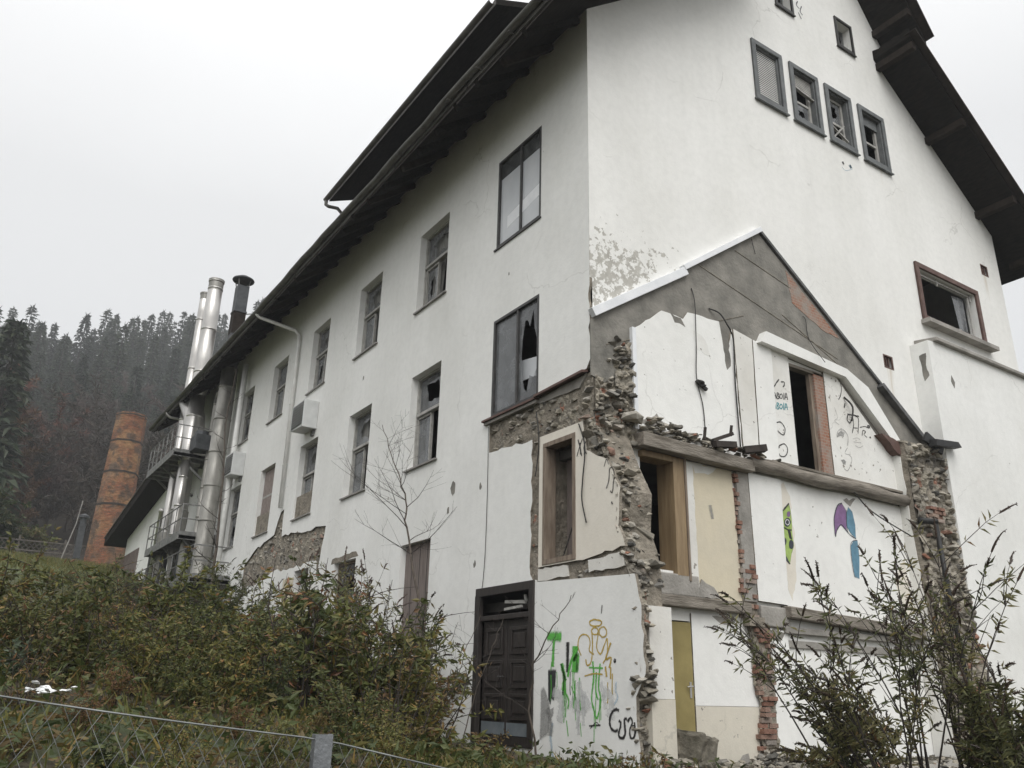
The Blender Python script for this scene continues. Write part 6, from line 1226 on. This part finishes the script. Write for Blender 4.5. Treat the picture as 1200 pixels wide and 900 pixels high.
def sapling(P, r0, r1, nb, seed, lab, **kw):
    e_ = empty('bare_sapling', P[0], lab, 'tree', 'leafless saplings at the building'); o = V(P[0]); mb, tw = twig_tree([V(p)-o for p in P], r0, r1, nb, seed, **kw)
    mb.build('trunk', M['bark'], e_, smooth=True, recalc=False); tw.build('branches', M['bark_dark'], e_, recalc=False); return e_
sapling([(-.9, 3.0, .3), (-.9, 3.2, 1.3), (-.9, 3.56, 2.5), (-.9, 4.15, 3.75), (-.9, 4.35, 4.4), (-.9, 4.9, 5.15), (-.9, 5.6, 6.05)], .028, .006, 20, 2, 'leafless sapling spreading its twigs before the lower white wall', bl=(1.0, 2.3), start=.42, sub=5)
sapling([(-.9, 17.2, 2.6), (-.9, 17.3, 5.0), (-.9, 17.7, 7.3), (-.95, 18.2, 9.0), (-.8, 18.5, 11.3)], .05, .012, 16, 3, 'leafless sapling climbing the wall beside the dull grey duct', bl=(.6, 1.5), start=.2)
sapling([(-1.1, -.3, .0), (-1.2, -.2, .8), (-1.25, -.35, 1.35), (-1.2, -.7, 1.8), (-1.15, -1.0, 2.15)], .016, .004, 8, 4, 'thin bare sapling before the entrance door and the green graffiti', bl=(.4, 1.2), start=.25, sub=3)
R2 = random.Random(44)
for i, (x, y) in enumerate(((-1.5, 2.2), (-1.9, .9), (-1.4, 1.1))):
    sapling([(x, y, .1), (x+.1, y, .7), (x+.35, y-.1, 1.5), (x+.5, y-.2, 2.0)], .010, .003, 7, 60+i, 'thin leafless stem among the weeds left of the entrance door', bl=(.3, .9), start=.3, sub=3)

# ---------------------------------------------------------------- forest on the hill
def conifer(seed, H, Rb, gap=.0):
    R = random.Random(seed); tr = MB(); lf = MB(); tr.tube([(0, 0, -1), (0, 0, H*.5), (0, 0, H*.99)], [H*.014, H*.009, .03], 6, cap=False)
    z = H*.14
    while z < H*.985:
        f = z/H; k = R.randrange(5, 8); a0 = R.uniform(0, 6.28)
        for i in range(k):
            if R.random() < gap: continue
            a = a0+2*PI*i/k+R.uniform(-.3, .3); ln = Rb*(1-f)**.75*R.uniform(.6, 1.15)+.25; d = V((math.cos(a), math.sin(a), -.15-.25*(1-f)))
            b = V((0, 0, z)); tip = b+d*ln
            for _ in range(7):
                q = b.lerp(tip, R.uniform(.15, .9)); w_ = (1-f*.4)
                leaf(lf, q, d+V((R.gauss(0, .5), R.gauss(0, .5), R.gauss(-.35, .25))), R.uniform(.7, 1.5)*w_, R.uniform(.35, .6)*w_, R, 0, .6)
            leaf(lf, b.lerp(tip, .3), d, ln*.75, .55, R, 0, .5)
        z += H*.030*R.uniform(.7, 1.2)
    for _ in range(4): leaf(lf, V((0, 0, H*.95)), V((R.gauss(0, .3), R.gauss(0, .3), 1)), H*.06, .25, R)
    return tr, lf
def broadleaf(seed, H, lm):
    R = random.Random(seed); tr = MB(); tw = MB(); P = curve_pts((0, 0, -.5), V((R.gauss(0, .08), R.gauss(0, .08), 1)), H*.8, 7, R, 0, .05)
    tr.tube(P, [H*.016*(1-k/9) for k in range(8)], 6, cap=False)
    for i in range(26):
        k = R.randrange(2, 8); b = curve_pts(P[k], V((R.gauss(0, 1), R.gauss(0, 1), .8)), H*R.uniform(.18, .38), 5, R, -.2, .12); tr.tube(b, [.07, .055, .045, .03, .02, .01], 4, cap=False)
        for _ in range(70 if lm == 'twig' else 120):
            j = R.randrange(1, 5); q = b[j].lerp(b[j+1], R.random()); leaf(tw, q, V((R.gauss(0, .7), R.gauss(0, .7), R.gauss(.4, .6))), R.uniform(.4, 1.1)*(1 if lm == 'twig' else .5), R.uniform(.05, .11) if lm == 'twig' else R.uniform(.07, .15), R)
    return tr, tw
CON = []
for i, (H, Rb, gp) in enumerate(((21, 3.2, .05), (24, 3.4, .15), (18, 3.0, .05), (22, 2.6, .3), (25, 3.9, .1))):
    tr, lf = conifer(500+i, H, Rb, gp); e_ = empty('conifer_tree'); tag(e_, 'tall dark conifer in the misty forest on the hill', 'tree', 'conifers of the forest on the hill')
    tr.build('trunk', M['bark_dark'], e_, recalc=False); lf.build('crown', M['needle'], e_, recalc=False); CON.append(e_)
BRO = []
for i, lm in enumerate(('twig', 'twig', 'twig_orange')):
    tr, lf = broadleaf(520+i, (15, 12, 9)[i], lm); e_ = empty('broadleaf_tree'); tag(e_, 'leafless brown tree among the conifers on the lower forest slope' if i < 2 else 'orange brown leaved tree at the foot of the forest slope', 'tree', 'leafless trees of the forest edge' if i < 2 else 'orange brown trees of the forest edge')
    tr.build('trunk', M['bark'], e_, recalc=False); lf.build('crown', M[lm], e_, recalc=False); BRO.append(e_)
R = random.Random(29); usedt = set(); pts = []
def bearing(px, d): # direction in plan through a given column of the view
    v = fw+rt*((px-600)/FPX); v = V((v.x, v.y)).normalized(); return CAM.x+v.x*d, CAM.y+v.y*d
def put(pr, x, y, s):
    o = pr if pr.name not in usedt else copy_tree(pr); usedt.add(pr.name); o.location = (x, y, gz(x, y)-.2); o.rotation_euler = (0, 0, R.uniform(0, 6.28)); o.scale = (s*R.uniform(.9, 1.1), s*R.uniform(.9, 1.1), s)
nC = nB = 0; tries = 0
while nC < 250 and tries < 30000:
    tries += 1; d = 118+125*R.random()**.8; x, y = bearing(R.uniform(-90, 350), d)
    if y < 100: continue
    if any((x-a)**2+(y-b)**2 < (3.6 if d > 190 else 4.2)**2 for a, b in pts): continue
    pts.append((x, y)); put(R.choice(CON), x, y, R.uniform(.6, 1.05)*(.8 if d < 150 else 1)); nC += 1
tries = 0
while nB < 70 and tries < 30000:
    tries += 1; d = R.uniform(84, 150); x, y = bearing(R.uniform(-80, 300), d)
    if y < 74 or any((x-a)**2+(y-b)**2 < 3.2**2 for a, b in pts): continue
    pts.append((x, y)); put(R.choice(BRO[:2]), x, y, R.uniform(.75, 1.15)); nB += 1
for px, d, s in ((28, 92, 1.9), (50, 98, 1.7), (8, 84, 1.5), (-30, 90, 1.9), (62, 80, .9), (40, 84, 1.2)): x, y = bearing(px, d); put(BRO[2], x, y, s)
e_ = copy_tree(CON[2]); x, y = bearing(4, 80); e_.location = (x, y, gz(x, y)); e_.scale = (1.35, 1.35, 1.12); tag(e_, 'big dark conifer standing nearest at the left edge before the forest', 'tree', 'near conifers'); 
st, lf = shrub_mesh(800, 5, .8, 16, 260, .45, .2, 8, .5); e_ = proto('leafy_shrub', st, lf, M['bark_dark'], M['leaf_dark']); x, y = bearing(20, 66); e_.location = (x, y, gz(x, y)); tag(e_, 'large dark bush behind the lattice fence at the forest edge', 'shrub')
for i, (px, d) in enumerate(((45, 68), (70, 70), (-20, 66))):
    c = copy_tree(e_); x, y = bearing(px, d); c.location = (x, y, gz(x, y)); s = (.8, .7, 1.1)[i]; c.scale = (s, s, s*.8); c.rotation_euler.z = i*2; c['label'] = ('mid sized dark bush right of the large one behind the lattice fence', 'small dark bush near the brick chimney behind the lattice fence', 'wide dark bush at the far left behind the lattice fence')[i]
# ---------------------------------------------------------------- damp air
HAZE = .0010
if HAZE:
    mb = MB(); mb.box(FW, -420, 420, -90, 460, -2.5, 125); o = mb.build('haze', haze_mat(HAZE)); o['kind'] = 'stuff'
